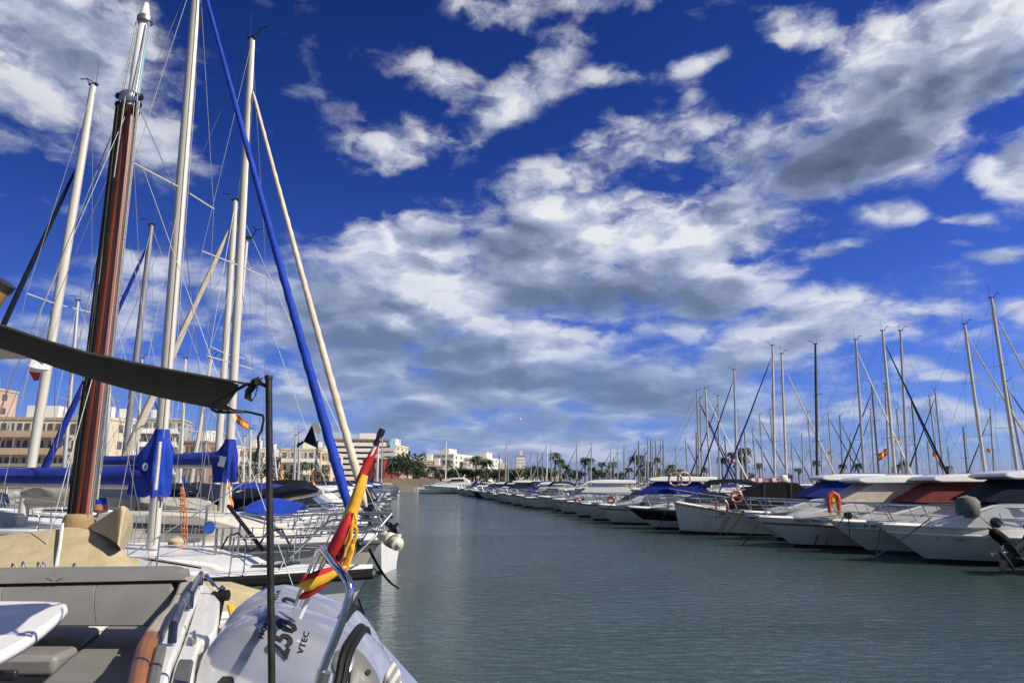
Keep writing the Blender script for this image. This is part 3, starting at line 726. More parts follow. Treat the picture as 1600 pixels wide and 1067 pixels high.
t9, h9 = RB('open', 'small white motorboat with grey outboard-laden bow beside dark windscreen boat', 884, 51, 7.0, B=2.5, fs=.85, fb=1.1, canopy=None)
t10, h10 = RB('pilot', 'white motorboat with white window covers and fenders along its weathered bow', 862, 56.5, 7.8, B=2.8, fs=.9, fb=1.15, cover='canvas_white', roofz=2.6, fend=3)
t11, h11 = RB('cruiser', 'white motorboat with sharply raked bow, eleventh from the near end', 838, 61.5, 8.4, B=2.8, fs=.9, fb=1.25, cover='glass_grey', canopy='canvas_white', rake=1.8)
# the rest of the row, receding
STY = [('open', None), ('cruiser', 'canvas_navy'), ('pilot', None), ('cruiser', 'canvas_blue'), ('open', 'canvas_navy'), ('cruiser', 'canvas_black'), ('pilot', None), ('open', 'canvas_cream'), ('cruiser', None)]
D = 65.5; i = 0
DESC = {'open': 'small open motorboat', 'cruiser': 'white cabin cruiser', 'pilot': 'white wheelhouse motorboat'}
while D < 150:
    sty, cn = STY[i % len(STY)]; X = 2.0 - (D - 62) * .165 + rnd.uniform(-.9, .9); L = rnd.uniform(6.3, 8.2)
    hm = rnd.choice(['gelcoat', 'gelcoat', 'gelcoat_grey', 'gelcoat', 'hull_navy', 'gelcoat_cream'])
    lb = '%s%s, %s boat from the near end of the right-hand row' % (DESC[sty], (' under ' + CN[cn] + ' canopy') if cn else '', ORD[11 + i])
    motorboat(sty, lb, (X + L / 2, D), rz + rnd.uniform(-.06, .06), L=L, B=L * .33, fs=rnd.uniform(.75, .95), fb=rnd.uniform(1.0, 1.25), canopy=cn, cover=rnd.choice(['glass_dark', 'canvas_white', 'canvas_blue', 'glass_grey']),
              roofz=rnd.uniform(2.3, 2.7), hullm=hm, group=RG, detail=0, ob=(None if i % 3 else .2), fend=(i % 3 == 0) * 2)
    D += rnd.uniform(3.0, 3.7); i += 1

# ring buoys, horseshoe buoy, fender bag, dinghies on the near right-hand boats
def on(t, h, tt, sd, dz, ins=.05): return ROOTM[t.name] @ h.edge(tt, sd, ins, dz)
def ring(label, c, Rr, r, ax, m1='buoy_orange', m2='white_plastic', cat='lifebuoy', grp=None):
    o = MB().torus((0, 0, 0), Rr, r, ax, 24, 8, ms=lambda i, j: 1 if (i // 3) % 2 == 0 and (i % 6 < 1) else 0).build('lifebuoy', [m1, m2])
    o.location = c; return tag(o, label, cat, grp)
c = on(t3, h3, .64, 1, .52, -.06)
o = MB(); o.tube([V(.17, 0, -.32) + V(0, 0, 0), V(.19, 0, .1), V(.16, 0, .3), V(0, 0, .40), V(-.16, 0, .3), V(-.19, 0, .1), V(-.17, 0, -.32)], [.07, .09, .09, .09, .09, .09, .07], 10)
o.tube([V(.17, 0, -.32), V(.10, 0, -.42), V(0, 0, -.48), V(-.10, 0, -.42), V(-.17, 0, -.32)], .025, 6, m=1)
o.box((0, .0, .1), (.12, .08, .5), m=1)
o = o.build('horseshoe_buoy', ['buoy_orange', 'flag_yellow']); o.location = at(1303, 787, c.y - .2)
tag(o, 'orange horseshoe buoy hanging on the rail of the boat with cream window covers', 'lifebuoy')
ring('faded ring buoy with white bands, left of the two on the stern rail', at(1055, 749, 40.5), .36, .06, (.2, 1, 0), 'buoy_faded', 'white_plastic', grp='ring buoys side by side on a stern rail')
ring('faded ring buoy with white bands, right of the two on the stern rail', at(1069, 748, 40.5), .36, .06, (.1, 1, 0), 'canvas_cream', 'buoy_faded', grp='ring buoys side by side on a stern rail')
ring('orange ring buoy hanging upright behind the white launch bow', at(1151, 776, 32.6), .24, .06, (.3, 1, 0), 'buoy_orange')
ring('weathered orange ring buoy lying against the launch cabin beside the rail', at(1128, 791, 33.4), .34, .06, (.9, .6, 0), 'buoy_faded')
ring('small orange ring buoy on the deck of the smoked windscreen boat', at(955, 780, 44.5), .20, .06, (.2, 1, .2), 'red_paint')
ring('red ring buoy on the bow of the small open boat', at(902, 782, 50), .18, .06, (.2, 1, .2), 'red_paint')
# round grey bag over an anchor winch / outboard on the nearest right boat
c = at(1512, 791, 21.6)
bag = thing('covered_outboard', 'round grey weathered canvas bag lashed to the near right boat rail', 'covered motor', c)
MB().lathe([(.001, -.33), (.24, -.32), (.31, -.22), (.335, 0), (.32, .16), (.24, .27), (.10, .31), (.001, .315)], (0, 0, 0), (0, 0, 1), 18).build('bag', 'canvas_bag', bag)
b_ = MB()
for a in (-.5, .5, 1.7, 2.6): b_.tube([V(.33 * math.cos(a), .33 * math.sin(a), -.25), V(.345 * math.cos(a), .345 * math.sin(a), 0), V(.33 * math.cos(a), .33 * math.sin(a), .15), V(0, 0, .335)], .014, 5)
b_.build('strap', 'canvas_cream', bag)
# dark fender hanging off the same boat
c = at(1566, 842, 21.2)
o = MB().lathe([(.02, -.42), (.12, -.36), (.16, -.2), (.16, .2), (.12, .36), (.03, .42), (.02, .5)], (0, 0, 0), (-.75, 0, .62), 14).build('fender', 'canvas_black'); o.location = c
tag(o, 'black cylindrical fender slanting from the rail of the nearest right boat', 'fender')
r_ = MB().tube([at(1520, 795, 21.5), at(1538, 812, 21.3), at(1556, 828, 21.2)], .018, 6).build('fender_line', 'rope'); tag(r_, 'pale line tying the slanting black fender to the near right rail', 'rope')
# tilted black outboard of a boat just outside the right edge
q = at(1597, 850, 19.5)
bt = thing('outboard_tender', 'dark inflatable tender with tilted black outboard cut by the right edge', 'tender', (q.x + .35, q.y, 0), R(8))
mb = MB(); mb.tube([(-.1, .62, .28), (1.8, .62, .30), (2.6, .45, .38), (3.0, 0, .46), (2.6, -.45, .38), (1.8, -.62, .30), (-.1, -.62, .28)], [.12, .22, .22, .21, .22, .22, .12], 12)
mb.build('inflatable_tube', 'rubber', bt)
MB().box((1.2, 0, .16), (2.6, 1.0, .06)).box((.12, 0, .42), (.06, .95, .5)).build('floor', 'panel_grey', bt, bevel=.01)
outboard(bt, (.05, 0, .70), math.pi, .95, 1.25)
# mooring lines from the bows into the water
k = 0
def line(label, pts, r=.016, m='rope_dark', sag=.05, name='mooring_line', grp='mooring lines running from bows into the water', cat='mooring line'):
    a, b = Vector(pts[0]), Vector(pts[-1]); P = [a.lerp(b, i / 10) - V(0, 0, sag * math.sin(math.pi * i / 10)) for i in range(11)]
    o = MB().tube([p_ - a for p_ in P], r, 6).build(name, m); o.location = a; return tag(o, label, cat, grp)
ML = [((1455, 808), 22.4, (1362, 872), 21.2, 'dark mooring line slanting left from the foredeck of the nearest right boat'),
      ((1376, 824), 22.6, (1368, 872), 22.0, 'dark mooring line dropping from the bow of the nearest right boat'),
      ((1322, 802), 25.2, (1290, 845), 24.6, 'mooring line slanting left from the red covered boat'),
      ((1326, 803), 25.2, (1328, 850), 24.8, 'mooring line hanging straight from the red covered boat'),
      ((1285, 812), 27.4, (1273, 850), 27.0, 'left mooring line of the pair from the cream covered boat bow'),
      ((1288, 812), 27.4, (1292, 850), 27.0, 'right mooring line of the pair from the cream covered boat bow'),
      ((1195, 800), 29.5, (1160, 852), 28.2, 'long mooring line slanting left from the blue covered boat'),
      ((1163, 798), 31, (1128, 842), 30, 'mooring line crossing the launch hull to the water'),
      ((1140, 806), 33, (1122, 838), 32.4, 'steep mooring line beside the launch stern'),
      ((1136, 806), 33, (1120, 832), 32.6, 'second steep mooring line beside the launch stern'),
      ((1045, 785), 36.2, (1030, 822), 36, 'mooring line down the black striped hull'),
      ((960, 783), 42, (938, 803), 41.5, 'mooring line of the royal blue covered boat'),
      ((945, 784), 44, (918, 805), 43, 'mooring line of the smoked windscreen boat')]
for a, da, b, db, lb in ML: line(lb, [at(a[0], a[1], da), at(b[0], b[1], db) * 1.0], .02 if da < 35 else .024)

# ------------------------------------------------------------------ right-hand masts: (base px, top px, top py, D, bow, mast, jib, flag)
RM = [(1592, 1549, 466, 35, 1, 'mast_cream', 'canvas_cream', None), (1541, 1507, 507, 38.5, 1, 'mast_cream', 'canvas_cream', None), (1606, 1572, 596, 52, 1, 'alloy', 'canvas_navy', None),
      (1417, 1407, 517, 43, 1, 'alloy', None, None), (1399, 1379, 517, 42, 1, 'mast_cream', 'canvas_navy', .30), (1350, 1337, 531, 46, 1, 'alloy', 'canvas_white', None), (1374, 1362, 600, 60, -1, 'mast_grey', 'canvas_black', None),
      (1275, 1274, 538, 47, -1, 'mast_dark', None, None), (1228, 1221, 553, 50, 1, 'mast_cream', 'canvas_cream', None), (1209, 1207, 540, 48, -1, 'mast_cream', 'canvas_blue', None), (1212, 1203, 640, 88, 1, 'alloy', None, None),
      (1151, 1147, 578, 56, -1, 'alloy', 'canvas_navy', None), (1124, 1122, 619, 70, -1, 'alloy', 'canvas_navy', None), (1110, 1102, 607, 66, 1, 'mast_cream', 'canvas_white', None), (1097, 1094, 622, 74, 1, 'alloy', 'canvas_navy', None), (1093, 1089, 611, 68, 1, 'alloy', 'canvas_navy', None),
      (1270, 1262, 645, 85, 1, 'alloy', None, None), (1302, 1294, 645, 86, 1, 'alloy', 'canvas_navy', .22), (1317, 1312, 650, 90, 1, 'mast_grey', 'canvas_navy', None), (1330, 1328, 680, 120, 1, 'alloy', None, None), (1475, 1461, 609, 64, -1, 'alloy', 'canvas_navy', None),
      (1468, 1452, 619, 70, 1, 'alloy', None, None), (1434, 1424, 621, 71, 1, 'mast_grey', 'canvas_navy', None), (1412, 1401, 640, 82, 1, 'alloy', None, None), (1389, 1383, 600, 62, -1, 'alloy', None, None), (1366, 1360, 639, 80, -1, 'alloy', 'canvas_navy', None),
      (1553, 1547, 640, 78, -1, 'alloy', 'canvas_navy', None), (1512, 1505, 668, 100, 1, 'mast_grey', None, None), (1488, 1480, 700, 130, 1, 'alloy', None, None), (1455, 1449, 690, 120, 1, 'alloy', None, .3), (1193, 1187, 648, 90, 1, 'alloy', 'canvas_navy', None),
      (1182, 1176, 671, 110, 1, 'alloy', 'canvas_navy', None), (1168, 1163, 669, 108, 1, 'alloy', None, None), (1160, 1158, 688, 130, 1, 'alloy', None, None), (1138, 1132, 681, 118, 1, 'mast_grey', None, .25), (1255, 1253, 678, 122, 1, 'alloy', None, None),
      (1240, 1236, 686, 132, 1, 'alloy', 'canvas_navy', None), (1284, 1283, 690, 128, 1, 'alloy', None, None), (1075, 1071, 685, 124, 1, 'alloy', 'canvas_navy', None), (1057, 1056, 700, 150, 1, 'alloy', None, None), (1089, 1088, 676, 112, 1, 'mast_grey', None, None),
      (1037, 1036, 689, 132, -1, 'mast_grey', 'canvas_navy', None), (1033, 1032, 688, 140, -1, 'alloy', None, None), (1025, 1024, 690, 136, -1, 'mast_grey', None, None), (1021, 1020, 692, 145, -1, 'alloy', None, None), (1017, 1017, 688, 134, -1, 'mast_grey', 'canvas_navy', None),
      (1012, 1012, 685, 128, -1, 'alloy', None, None), (1008, 1008, 700, 158, -1, 'alloy', None, None), (998, 998, 690, 138, -1, 'mast_grey', 'canvas_navy', None), (992, 992, 701, 160, -1, 'alloy', 'canvas_navy', None), (975, 975, 699, 154, -1, 'mast_grey', None, None),
      (965, 965, 703, 160, -1, 'alloy', 'canvas_grey', None), (959, 959, 715, 190, -1, 'mast_grey', None, None), (954, 954, 703, 162, -1, 'alloy', 'canvas_navy', None), (923, 924, 694, 142, -1, 'alloy', 'canvas_navy', None), (901, 901, 695, 144, -1, 'alloy', 'canvas_navy', None),
      (861, 861, 705, 160, -1, 'mast_grey', None, None), (854, 855, 691, 140, -1, 'mast_white', 'canvas_grey', None), (847, 848, 711, 172, -1, 'mast_grey', 'canvas_navy', None), (840, 840, 709, 168, -1, 'mast_grey', None, None), (829, 830, 710, 170, -1, 'alloy', 'canvas_grey', None),
      (790, 791, 697, 150, 1, 'alloy', 'canvas_grey', None), (780, 780, 709, 172, -1, 'mast_grey', None, None), (794, 794, 712, 176, -1, 'alloy', None, None), (696, 697, 689, 150, 1, 'mast_white', 'canvas_grey', None)]
rs = sorted(range(len(RM)), key=lambda k: -RM[k][1])
rank = {k: i for i, k in enumerate(rs)}
for k, (bp, tx, ty, D, bow, mm, jb, fl) in enumerate(RM):
    lb = 'sailing boat with %s mast and %s rolled headsail, %s mast from the right edge' % (MN[mm], CN[jb], ORD[rank[k]])
    far = D > 100
    sailboat(lb, bp, D, (tx, ty), bow, L=rnd.uniform(8.5, 10.5), mastm=mm, mr=.085 if D < 60 else (.09 if D < 100 else .12), jib=jb, jr=.085 if D < 100 else .12, cover=rnd.choice(['canvas_blue', 'canvas_navy', 'canvas_cream', 'canvas_navy', 'canvas_white', 'canvas_blue']),
             group='masts of sailing boats behind the right-hand row', spreaders=(.36, .66) if D < 62 else ((.5,) if D < 110 else ()), rigr=.007 if D < 60 else (.010 if D < 100 else .016), flag=fl, hullm=rnd.choice(['gelcoat', 'gelcoat', 'hull_navy', 'gelcoat_cream']), boom=.34)
# open outboard bracket motor seen above the boats, striped awning behind
aw = thing('stern_awning', 'red and white striped awning stretched behind the white launch', 'awning', at(1188, 752, 46))
MB().sheet([[V(x, y, .02 * math.sin(x * 3) - .10 * (y > 0) + .18) for x in (-1.0, -.5, 0, .5, 1.0, 1.6)] for y in (-1.0, -.3, .4)], th=.02).add([(-1.0, -1.0, .20), (1.6, -1.0, .20), (1.6, -1.08, -.18), (-1.0, -1.08, -.18)], [(0, 1, 2, 3)]).build('cloth', 'awning_stripes', aw)
for x, y in ((-1, -1), (1.6, -1), (-1, .4), (1.6, .4)): MB().tube([(x, y, .14), (x, y, -1.5)], .02).build('pole', 'steel', aw)
so = thing('rail_outboard', 'small pale outboard clamped upright on a stern rail, behind the striped awning', 'outboard motor', at(1220, 751, 40))
outboard(so, (0, 0, -.15), 0, 0, .75, 'gelcoat', 'motor')
# jetties behind the two rows of boats
def jetty(name, p0, p1, w, z=.55):
    a, b = V(*p0, 0), V(*p1, 0); d_ = (b - a).normalized(); n_ = V(-d_.y, d_.x, 0) * w / 2
    o = MB().prism([a - n_ + V(0, 0, z - .3), b - n_ + V(0, 0, z - .3), b + n_ + V(0, 0, z - .3), a + n_ + V(0, 0, z - .3)], (0, 0, .3)).build(name, 'concrete', smooth=False)
    return tag(o, kind='structure')
jetty('jetty', (23.5, 12), (.5, 172), 2.2)
jetty('jetty', (-14.5, 4), (-33, 171), 2.2)
# ------------------------------------------------------------------ left-hand sailing boats, near
def heading_from(mx, my, md, bx, by, bd):
    a = at(mx, my, md); b = at(bx, by, bd); return math.atan2(b.y - a.y, b.x - a.x), (V(b.x, b.y, 0) - V(a.x, a.y, 0)).length
# first boat: white sloop, blue rolled sail
rz1, dm = heading_from(240, 842, 11.9, 583, 880, 10.9)
s1, g1, base1, T1 = sailboat('white sloop with bright blue rolled headsail and blue jacket round its mast', 240, 11.9, (311, -60), L=8.6, B=2.9, fs=1.02, fb=1.20, mastm='mast_cream', mr=.088,
    jib='canvas_royal', jr=.086, cover='canvas_blue', boom=.62, spreaders=(.57,), detail=1, rz=rz1, base_y=842, coach=.30, rigr=.007, jtop=.985, stay=True, mfrac=.5 - dm / 8.6, boomz=1.8, cov=(.36, .24, .34), crumple=.05, Dtop=11.9, windows=False, group='left-hand sailing boats with bows to the fairway')
M1 = ROOTM[s1.name]
# blue jacket round mast and gooseneck, with a round badge
def jacket(root, mb_base, ax, z0, z1, rt, rb, aft, m, seed):
    q = random.Random(seed); rings = []; N = 40
    for i in range(17):
        s_ = i / 16; z = lerp(z1, z0, s_); c = mb_base + ax * ((z - mb_base.z) / ax.z)
        r = lerp(rt, rb, sst(s_ * 2.2)); w = aft * sst(min(1, s_ * 2.1)) * (1 - .12 * s_)
        rr = []
        for j in range(N):
            a = 2 * math.pi * j / N; fold = 1 + (.22 * math.sin(5 * a + 1.3 * s_) + .12 * math.sin(9 * a - 3 * s_ + seed)) * (.3 + s_)
            x = math.cos(a); rr.append(V(c.x + (x * r * fold if x > 0 else x * (r + w) * fold), c.y + math.sin(a) * r * fold * (1 - .35 * max(0, -x)), z + .03 * math.sin(7 * a) * s_))
        rings.append(rr)
    return MB().loft(rings).build('mast_jacket', m, root, ang=60)
ax1 = T1 - base1
jk = jacket(s1, base1, ax1, 2.26, 3.38, .12, .19, .29, 'canvas_royal', 2)
def badge(root, jobj, px, py, dep, r, facec, m1='ink_white', m2='emblem_blue', inv=None, dirv=None):
    c = inv @ at(px, py, dep); d_ = (inv.to_3x3() @ ray(px, py)).normalized()
    u = d_.cross(V(0, 0, 1)).normalized(); w = V(0, 0, 1)
    mb = MB(); N = 20
    mb.add([c] + [c + u * r * math.cos(2 * math.pi * k / N) * .8 + w * r * 1.25 * math.sin(2 * math.pi * k / N) for k in range(N)], [(0, k + 1, (k + 1) % N + 1) for k in range(N)])
    drape(mb, jobj, d_, .012); o = mb.build('badge', m1, root)
    mb = MB()
    for k, (x0, x1, z0, z1) in enumerate(((-.45, .5, -.25, .0), (-.2, .45, .1, .35), (-.1, .2, .4, .7), (-.35, .3, -.6, -.4))):
        mb.add([c + u * r * x0 + w * r * z0, c + u * r * x1 + w * r * (z0 + .1), c + u * r * x1 * .6 + w * r * z1, c + u * r * x0 * .7 + w * r * z1], [(0, 1, 2, 3)])
    drape(mb, jobj, d_, .018); mb.build('badge_emblem', m2, o)
I1 = M1.inverted()
badge(jk, jk, 227, 729, 11.0, .055, None, inv=I1)
MB().tube([I1 @ at(250, 690, 11.2), I1 @ at(247, 725, 11.22), I1 @ at(243, 765, 11.2)], .03, 6).build('zip_strip', 'canvas_cream', jk)
MB().tube([I1 @ at(213, 776, 11.3), I1 @ at(215, 790, 11.3), I1 @ at(212, 798, 11.3)], .014, 5).build('strap', 'rubber', jk)
MB().tube([I1 @ at(249, 775, 11.3), I1 @ at(251, 785, 11.3), I1 @ at(250, 793, 11.3)], .014, 5).build('strap', 'rubber', jk)
# registration on the bow
mb = MB(); bl_ = I1 @ at(413, 918, 9.6)
text_mb('7ª AT-4-51', .16, (bl_.x - .80, -4, .93), (1, 0, 0), (0, 0, 1), mb)
ho1 = [o for o in S.objects if o.parent == s1 and o.name.startswith('hull')][0]
drape(mb, ho1, (0, 1, 0), .008); mb.build('registration', 'ink', ho1)
# heavy black rubbing strake on the first boat, as in the photo
g1.rub(s1, 'rubber', .06, -.07, name='rubbing_strake')
# deck gear: bare stanchion with foot plate, staysail stay, vents, line drawn on deck
q = I1 @ atz(334, 886, 1.12)
MB().tube([q, q + V(0, 0, .62)], .022, 10).lathe([(.09, 0), (.09, .012), (.03, .02), (.025, .05)], q, (0, 0, 1), 14).build('stanchion', 'steel', s1)
for px, py, hh in ((317, 858, .75), (371, 862, .55), (358, 860, .4), (345, 858, .35)):
    q = I1 @ at(px, py, 12.4); MB().tube([q, q + V(.02, 0, hh)], .02, 8).build('stanchion', 'steel_dull', s1)
MB().lathe([(.14, 0), (.15, .05), (.09, .12), (.001, .14)], I1 @ at(276, 850, 12.6), (0, 0, 1), 16).build('deck_vent', 'canvas_tan', s1)
MB().tube([I1 @ at(232, 874, 10.7), I1 @ at(314, 887, 10.3)], .012, 5).build('deck_line', 'rope_dark', s1)
MB().tube([I1 @ at(357, 790, 12.9), I1 @ at(410, 858, 11.6)], .035, 6).build('deck_pole', 'rubber', s1)
MB().tprism([(.6, 1.16), (2.0, 1.18), (1.9, 1.25), (.65, 1.24)], lambda x, z: .42).build('deck_hatch', 'glass_dark', s1, bevel=.02)
mb = MB(); mb.tube([I1 @ at(345, 858, 12), I1 @ at(356, 838, 12), I1 @ at(372, 832, 12), I1 @ at(384, 845, 11.8), I1 @ at(386, 862, 11.6), I1 @ at(400, 858, 11.5), I1 @ at(418, 830, 11.4), I1 @ at(440, 826, 11.2), I1 @ at(452, 850, 11)], .016, 6)
mb.build('hose', 'rubber', s1)
dd = tag(MB().lathe([(.001, -.012), (.10, -.012), (.105, 0), (.10, .012), (.001, .012)], (0, 0, 0), (.25, -1, .1), 18).build('round_sign', 'emblem_blue', s1))
dd.location = I1 @ at(327, 824, 11.9)
mb = MB(); text_mb('ANC', .10, V(-.095, 0, -.035), (1, .25, 0), (0, 0, 1), mb, proud=.03, bold=.004); mb.build('lettering', 'ink_white', dd)
# pulpit on the bow, seen large
mb = MB()
PT = lambda px, py, dd_: I1 @ at(px, py, dd_)
mb.tube([PT(452, 872, 10.9), PT(505, 820, 11.1), PT(520, 812, 11.1), PT(585, 813, 11.0), PT(593, 822, 10.9), PT(588, 836, 10.8), PT(552, 872, 10.6)], .020, 8)
mb.tube([PT(500, 838, 12.0), PT(515, 805, 12.0), PT(540, 801, 12), PT(612, 803, 11.2), PT(594, 824, 10.95)], .018, 8)
mb.build('pulpit', 'steel_dull', s1)
# lower mast fittings
mb = MB()
for k, (dx_, mm) in enumerate(((.11, 0), (.13, 0))): mb.tube([base1 + V(dx_, -.07 + .14 * k, .1), base1 + ax1 * .98 + V(dx_ * .7, -.05 + .1 * k, 0)], .006, 4)
mb.build('halyard', 'rope', s1)
# cream roller drum pointing out over the water
a = at(594, 834, 12.2); b = at(622, 850, 11.7)
o = thing('furling_drum', 'cream cylindrical roller drum jutting over the water from the left bows', 'roller drum', a)
dv = (b - a); L_ = dv.length
MB().lathe([(.03, -.30), (.05, -.1), (.055, 0), (.085, .02), (.085, L_ * .45), (.12, L_ * .5), (.12, L_ * .62), (.085, L_ * .66), (.085, L_ * .82), (.11, L_ * .86), (.11, L_), (.06, L_ + .02), (.03, L_ + .06)], (0, 0, 0), dv, 14).build('drum', 'cream_plastic', o)
mb = MB(); mb.torus(dv * .75, .10, .02, dv, 16, 6); mb.build('collar', 'steel_dull', o)

# second boat: cream sloop, cream rolled sail
rz2, dm2 = heading_from(352, 792, 15.9, 592, 835, 14.6)
s2, g2, base2, T2 = sailboat('cream sloop with long dark cabin window and cream rolled headsail', 354, 15.9, (394, 62), L=10, B=3.1, fs=1.12, fb=1.34, mastm='mast_cream', mr=.088,
    jib='canvas_cream', jr=.095, cover='canvas_blue', boom=.50, spreaders=(.485,), detail=1, rz=rz2, base_y=792, coach=.62, rigr=.007, jtop=.90, mfrac=.5 - dm2 / 10, boomz=1.8, cov=(.34, .2, .30), hullm='gelcoat_cream', Dtop=15.9, group='left-hand sailing boats with bows to the fairway')
M2 = ROOTM[s2.name]; I2 = M2.inverted(); ax2 = T2 - base2
jk2 = jacket(s2, base2, ax2, 2.50, 3.45, .12, .18, .24, 'canvas_blue', 5)
mb = MB(); c = I2 @ at(347, 720, 14.9); d2_ = (I2.to_3x3() @ ray(347, 720)).normalized(); u = d2_.cross(V(0, 0, 1)).normalized()
mb.add([c + u * x + V(0, 0, z) for x, z in ((-.09, -.11), (.05, -.14), (.09, .09), (-.06, .12))], [(0, 1, 2, 3)]); drape(mb, jk2, d2_, .015); mb.build('patch', 'ink_white', jk2)
mb = MB(); p0 = I2 @ at(500, 860, 14); text_mb('7ª-8A', .24, (p0.x, -4, p0.z), (1, 0, 0), (0, 0, 1), mb)
ho2 = [o for o in S.objects if o.parent == s2 and o.name.startswith('hull')][0]
drape(mb, ho2, (0, 1, 0), .008); mb.build('registration', 'ink', ho2)
# blue pennant clew hanging from the blue rolled sail
cl = MB(); A_, B_, C_ = (I1 @ at(487, 664, 11.0)), (I1 @ at(496, 700, 10.95)), (I1 @ at(474, 690, 11.1))
cl.prism([A_, B_, C_], (0, .02, 0)); cl.tube([C_, I1 @ at(465, 697, 11.1), I1 @ at(467, 692, 11.2)], .02, 5)
cl.build('sail_clew', 'canvas_navy', s1)
cw = MB(); cw.add([I1 @ at(x_, y_, 10.78) for x_, y_ in ((487, 661), (494, 658), (502, 672), (498, 679), (490, 672))], [(0, 1, 2, 3, 4)]); cw.build('clew_patch', 'canvas_grey', s1)

# wooden-masted boat under its tan tent, nearest on the left
WD = 8.0
wb_loc = at(125, 812, WD)
wt, wh, wbase, wT = sailboat('old gaff boat with varnished wooden mast and white topmast beneath tan cover', 129, WD, (205, 158), L=5.8, B=2.3, fs=1.0, fb=1.2, mastm='mast_wood', mr=.09, jib=None,
    cover=None, boom=.3, spreaders=(), detail=0, rz=R(-8), base_y=808, coach=.25, rigr=.005, stay=False, mfrac=.02, boomz=.9, hullm='gelcoat_cream', Dtop=WD, masthead=False, windows=False, cat='gaff sailing boat')
MW = ROOTM[wt.name]; IW = MW.inverted(); axw = (wT - wbase)
tm0 = wbase + axw * 1.0; tm1 = IW @ at(229, 6, WD)
mst_ = [o for o in S.objects if o.parent == wt and o.name.startswith('mast')][0]
MB().tube([wbase + axw * .985 + V(.02, 0, 0), tm0.lerp(tm1, .9), tm1], [.072, .058, .03], 12).build('topmast', 'mast_white', mst_)
mb = MB(); q = IW @ at(203, 155, WD); q2 = IW @ at(227, 32, WD)
mb.lathe([(.11, -.08), (.13, -.04), (.13, .04), (.10, .08)], q, tm1 - tm0, 12)
mb.build('mast_band', 'steel_dull', mst_)
MB().lathe([(.075, -.05), (.10, -.03), (.10, .03), (.07, .06)], q2, tm1 - tm0, 12).build('mast_band', 'steel_dull', mst_)
for k, (dx_, dz_) in enumerate(((-.15, .05), (-.10, -.10), (.13, .02), (.16, -.12), (.10, -.2))):
    MB().lathe([(.02, -.05), (.045, -.03), (.045, .03), (.02, .05)], q + V(dx_, -.05 * (k % 2), dz_), (0, 1, .3), 8).build('block', 'rubber', mst_)
RP = [(103, 828, 182, 165, 'rope_dark', .012), (107, 828, 185, 165, 'rubber', .017), (111, 826, 188, 160, 'rope_dark', .012), (114, 826, 191, 160, 'rope_dark', .013),
      (138, 812, 210, 160, 'rope', .006), (143, 800, 215, 158, 'rope_blue', .006), (152, 780, 216, 160, 'rope', .012), (147, 790, 215, 150, 'wire', .008),
      (100, 790, 196, 150, 'rope', .008), (158, 740, 218, 158, 'wire', .007), (104, 815, 189, 175, 'wire', .007)]
for k, (x0, y0, x1, y1, m_, r) in enumerate(RP):
    MB().tube([IW @ at(x0, y0, WD - .15), (IW @ at((x0 + x1) / 2, (y0 + y1) / 2, WD - .13)) + V(.01 * (k % 3), 0, 0), IW @ at(x1, y1, WD - .12)], r, 6).build('halyard', m_, wt)
for (x0, y0, x1, y1, m_, r) in ((217, 32, 191, 158, 'rope', .008), (213, 34, 188, 160, 'rope', .007), (232, 34, 213, 158, 'rope_blue', .008), (234, 36, 217, 150, 'rope_blue', .006), (229, 36, 208, 152, 'rope', .007)):
    MB().tube([IW @ at(x0, y0, WD - .05), IW @ at(x1, y1, WD - .1)], r, 5).build('halyard', m_, wt)
for (x0, y0, x1, y1) in ((216, 165, 275, 300), (195, 160, 0, 640), (205, 160, 88, 700)): MB().tube([IW @ at(x0, y0, WD), IW @ at(x1, y1, WD + (.6 if x1 > 200 else -.2))], .006, 5).build('shroud', 'wire', wt)
# the tan tent
tent = thing('boat_tent', 'tan canvas tent with raised hood, wrapped round the wooden mast', 'boat cover', V(wb_loc.x, wb_loc.y - .6, 1.4))
TC = []
ridge = [(-140, 858), (-60, 846), (0, 832), (60, 826), (98, 819), (118, 819), (140, 822), (158, 829), (174, 838), (188, 850), (202, 868), (216, 888)]
low_ = [(-150, 905), (-60, 905), (0, 903), (50, 902), (88, 902), (118, 902), (142, 901), (162, 901), (178, 900), (192, 899), (206, 897), (219, 895)]
dF = [7.6, 7.6, 7.6, 7.6, 7.6, 7.55, 7.5, 7.4, 7.3, 7.25, 7.2, 7.15]
rows = []
for k in range(len(ridge)):
    a = at(ridge[k][0], ridge[k][1], dF[k]); b = at(low_[k][0], low_[k][1], 6.5); dpt = 1.15 if k < 6 else (.7 if k < 14 else .35); c = V(a.x * (1 + dpt / a.y), a.y + dpt, b.z); col = []
    for i in range(9):
        s_ = i / 8; p_ = b.lerp(a, s_); fold = (.05 if k < 6 else .085) * math.sin(k * 2.6 + s_ * 1.2) * (1 - s_ * .8)
        col.append(p_ + V(0, -fold - .14 * math.sin(math.pi * s_) * .4, -.05 * math.sin(math.pi * s_)))
    for i in range(1, 6): col.append(a.lerp(c, i / 5) + V(0, 0, -.04 * math.sin(math.pi * i / 5)))
    rows.append(col)
MB().loft(rows, closed=False).build('canvas', 'canvas_tan', tent, world=True, ang=80, sub=1)
HC = [((138, 821), (139, 828), 7.5), ((150, 814), (153, 832), 7.3), ((165, 804), (167, 838), 7.15), ((180, 793), (177, 845), 7.0), ((190, 786), (184, 850), 6.9), ((198, 790), (187, 855), 6.92), ((206, 800), (189, 858), 7.1), ((208, 815), (190, 860), 7.35), ((204, 832), (192, 862), 7.6)]
hrw = []
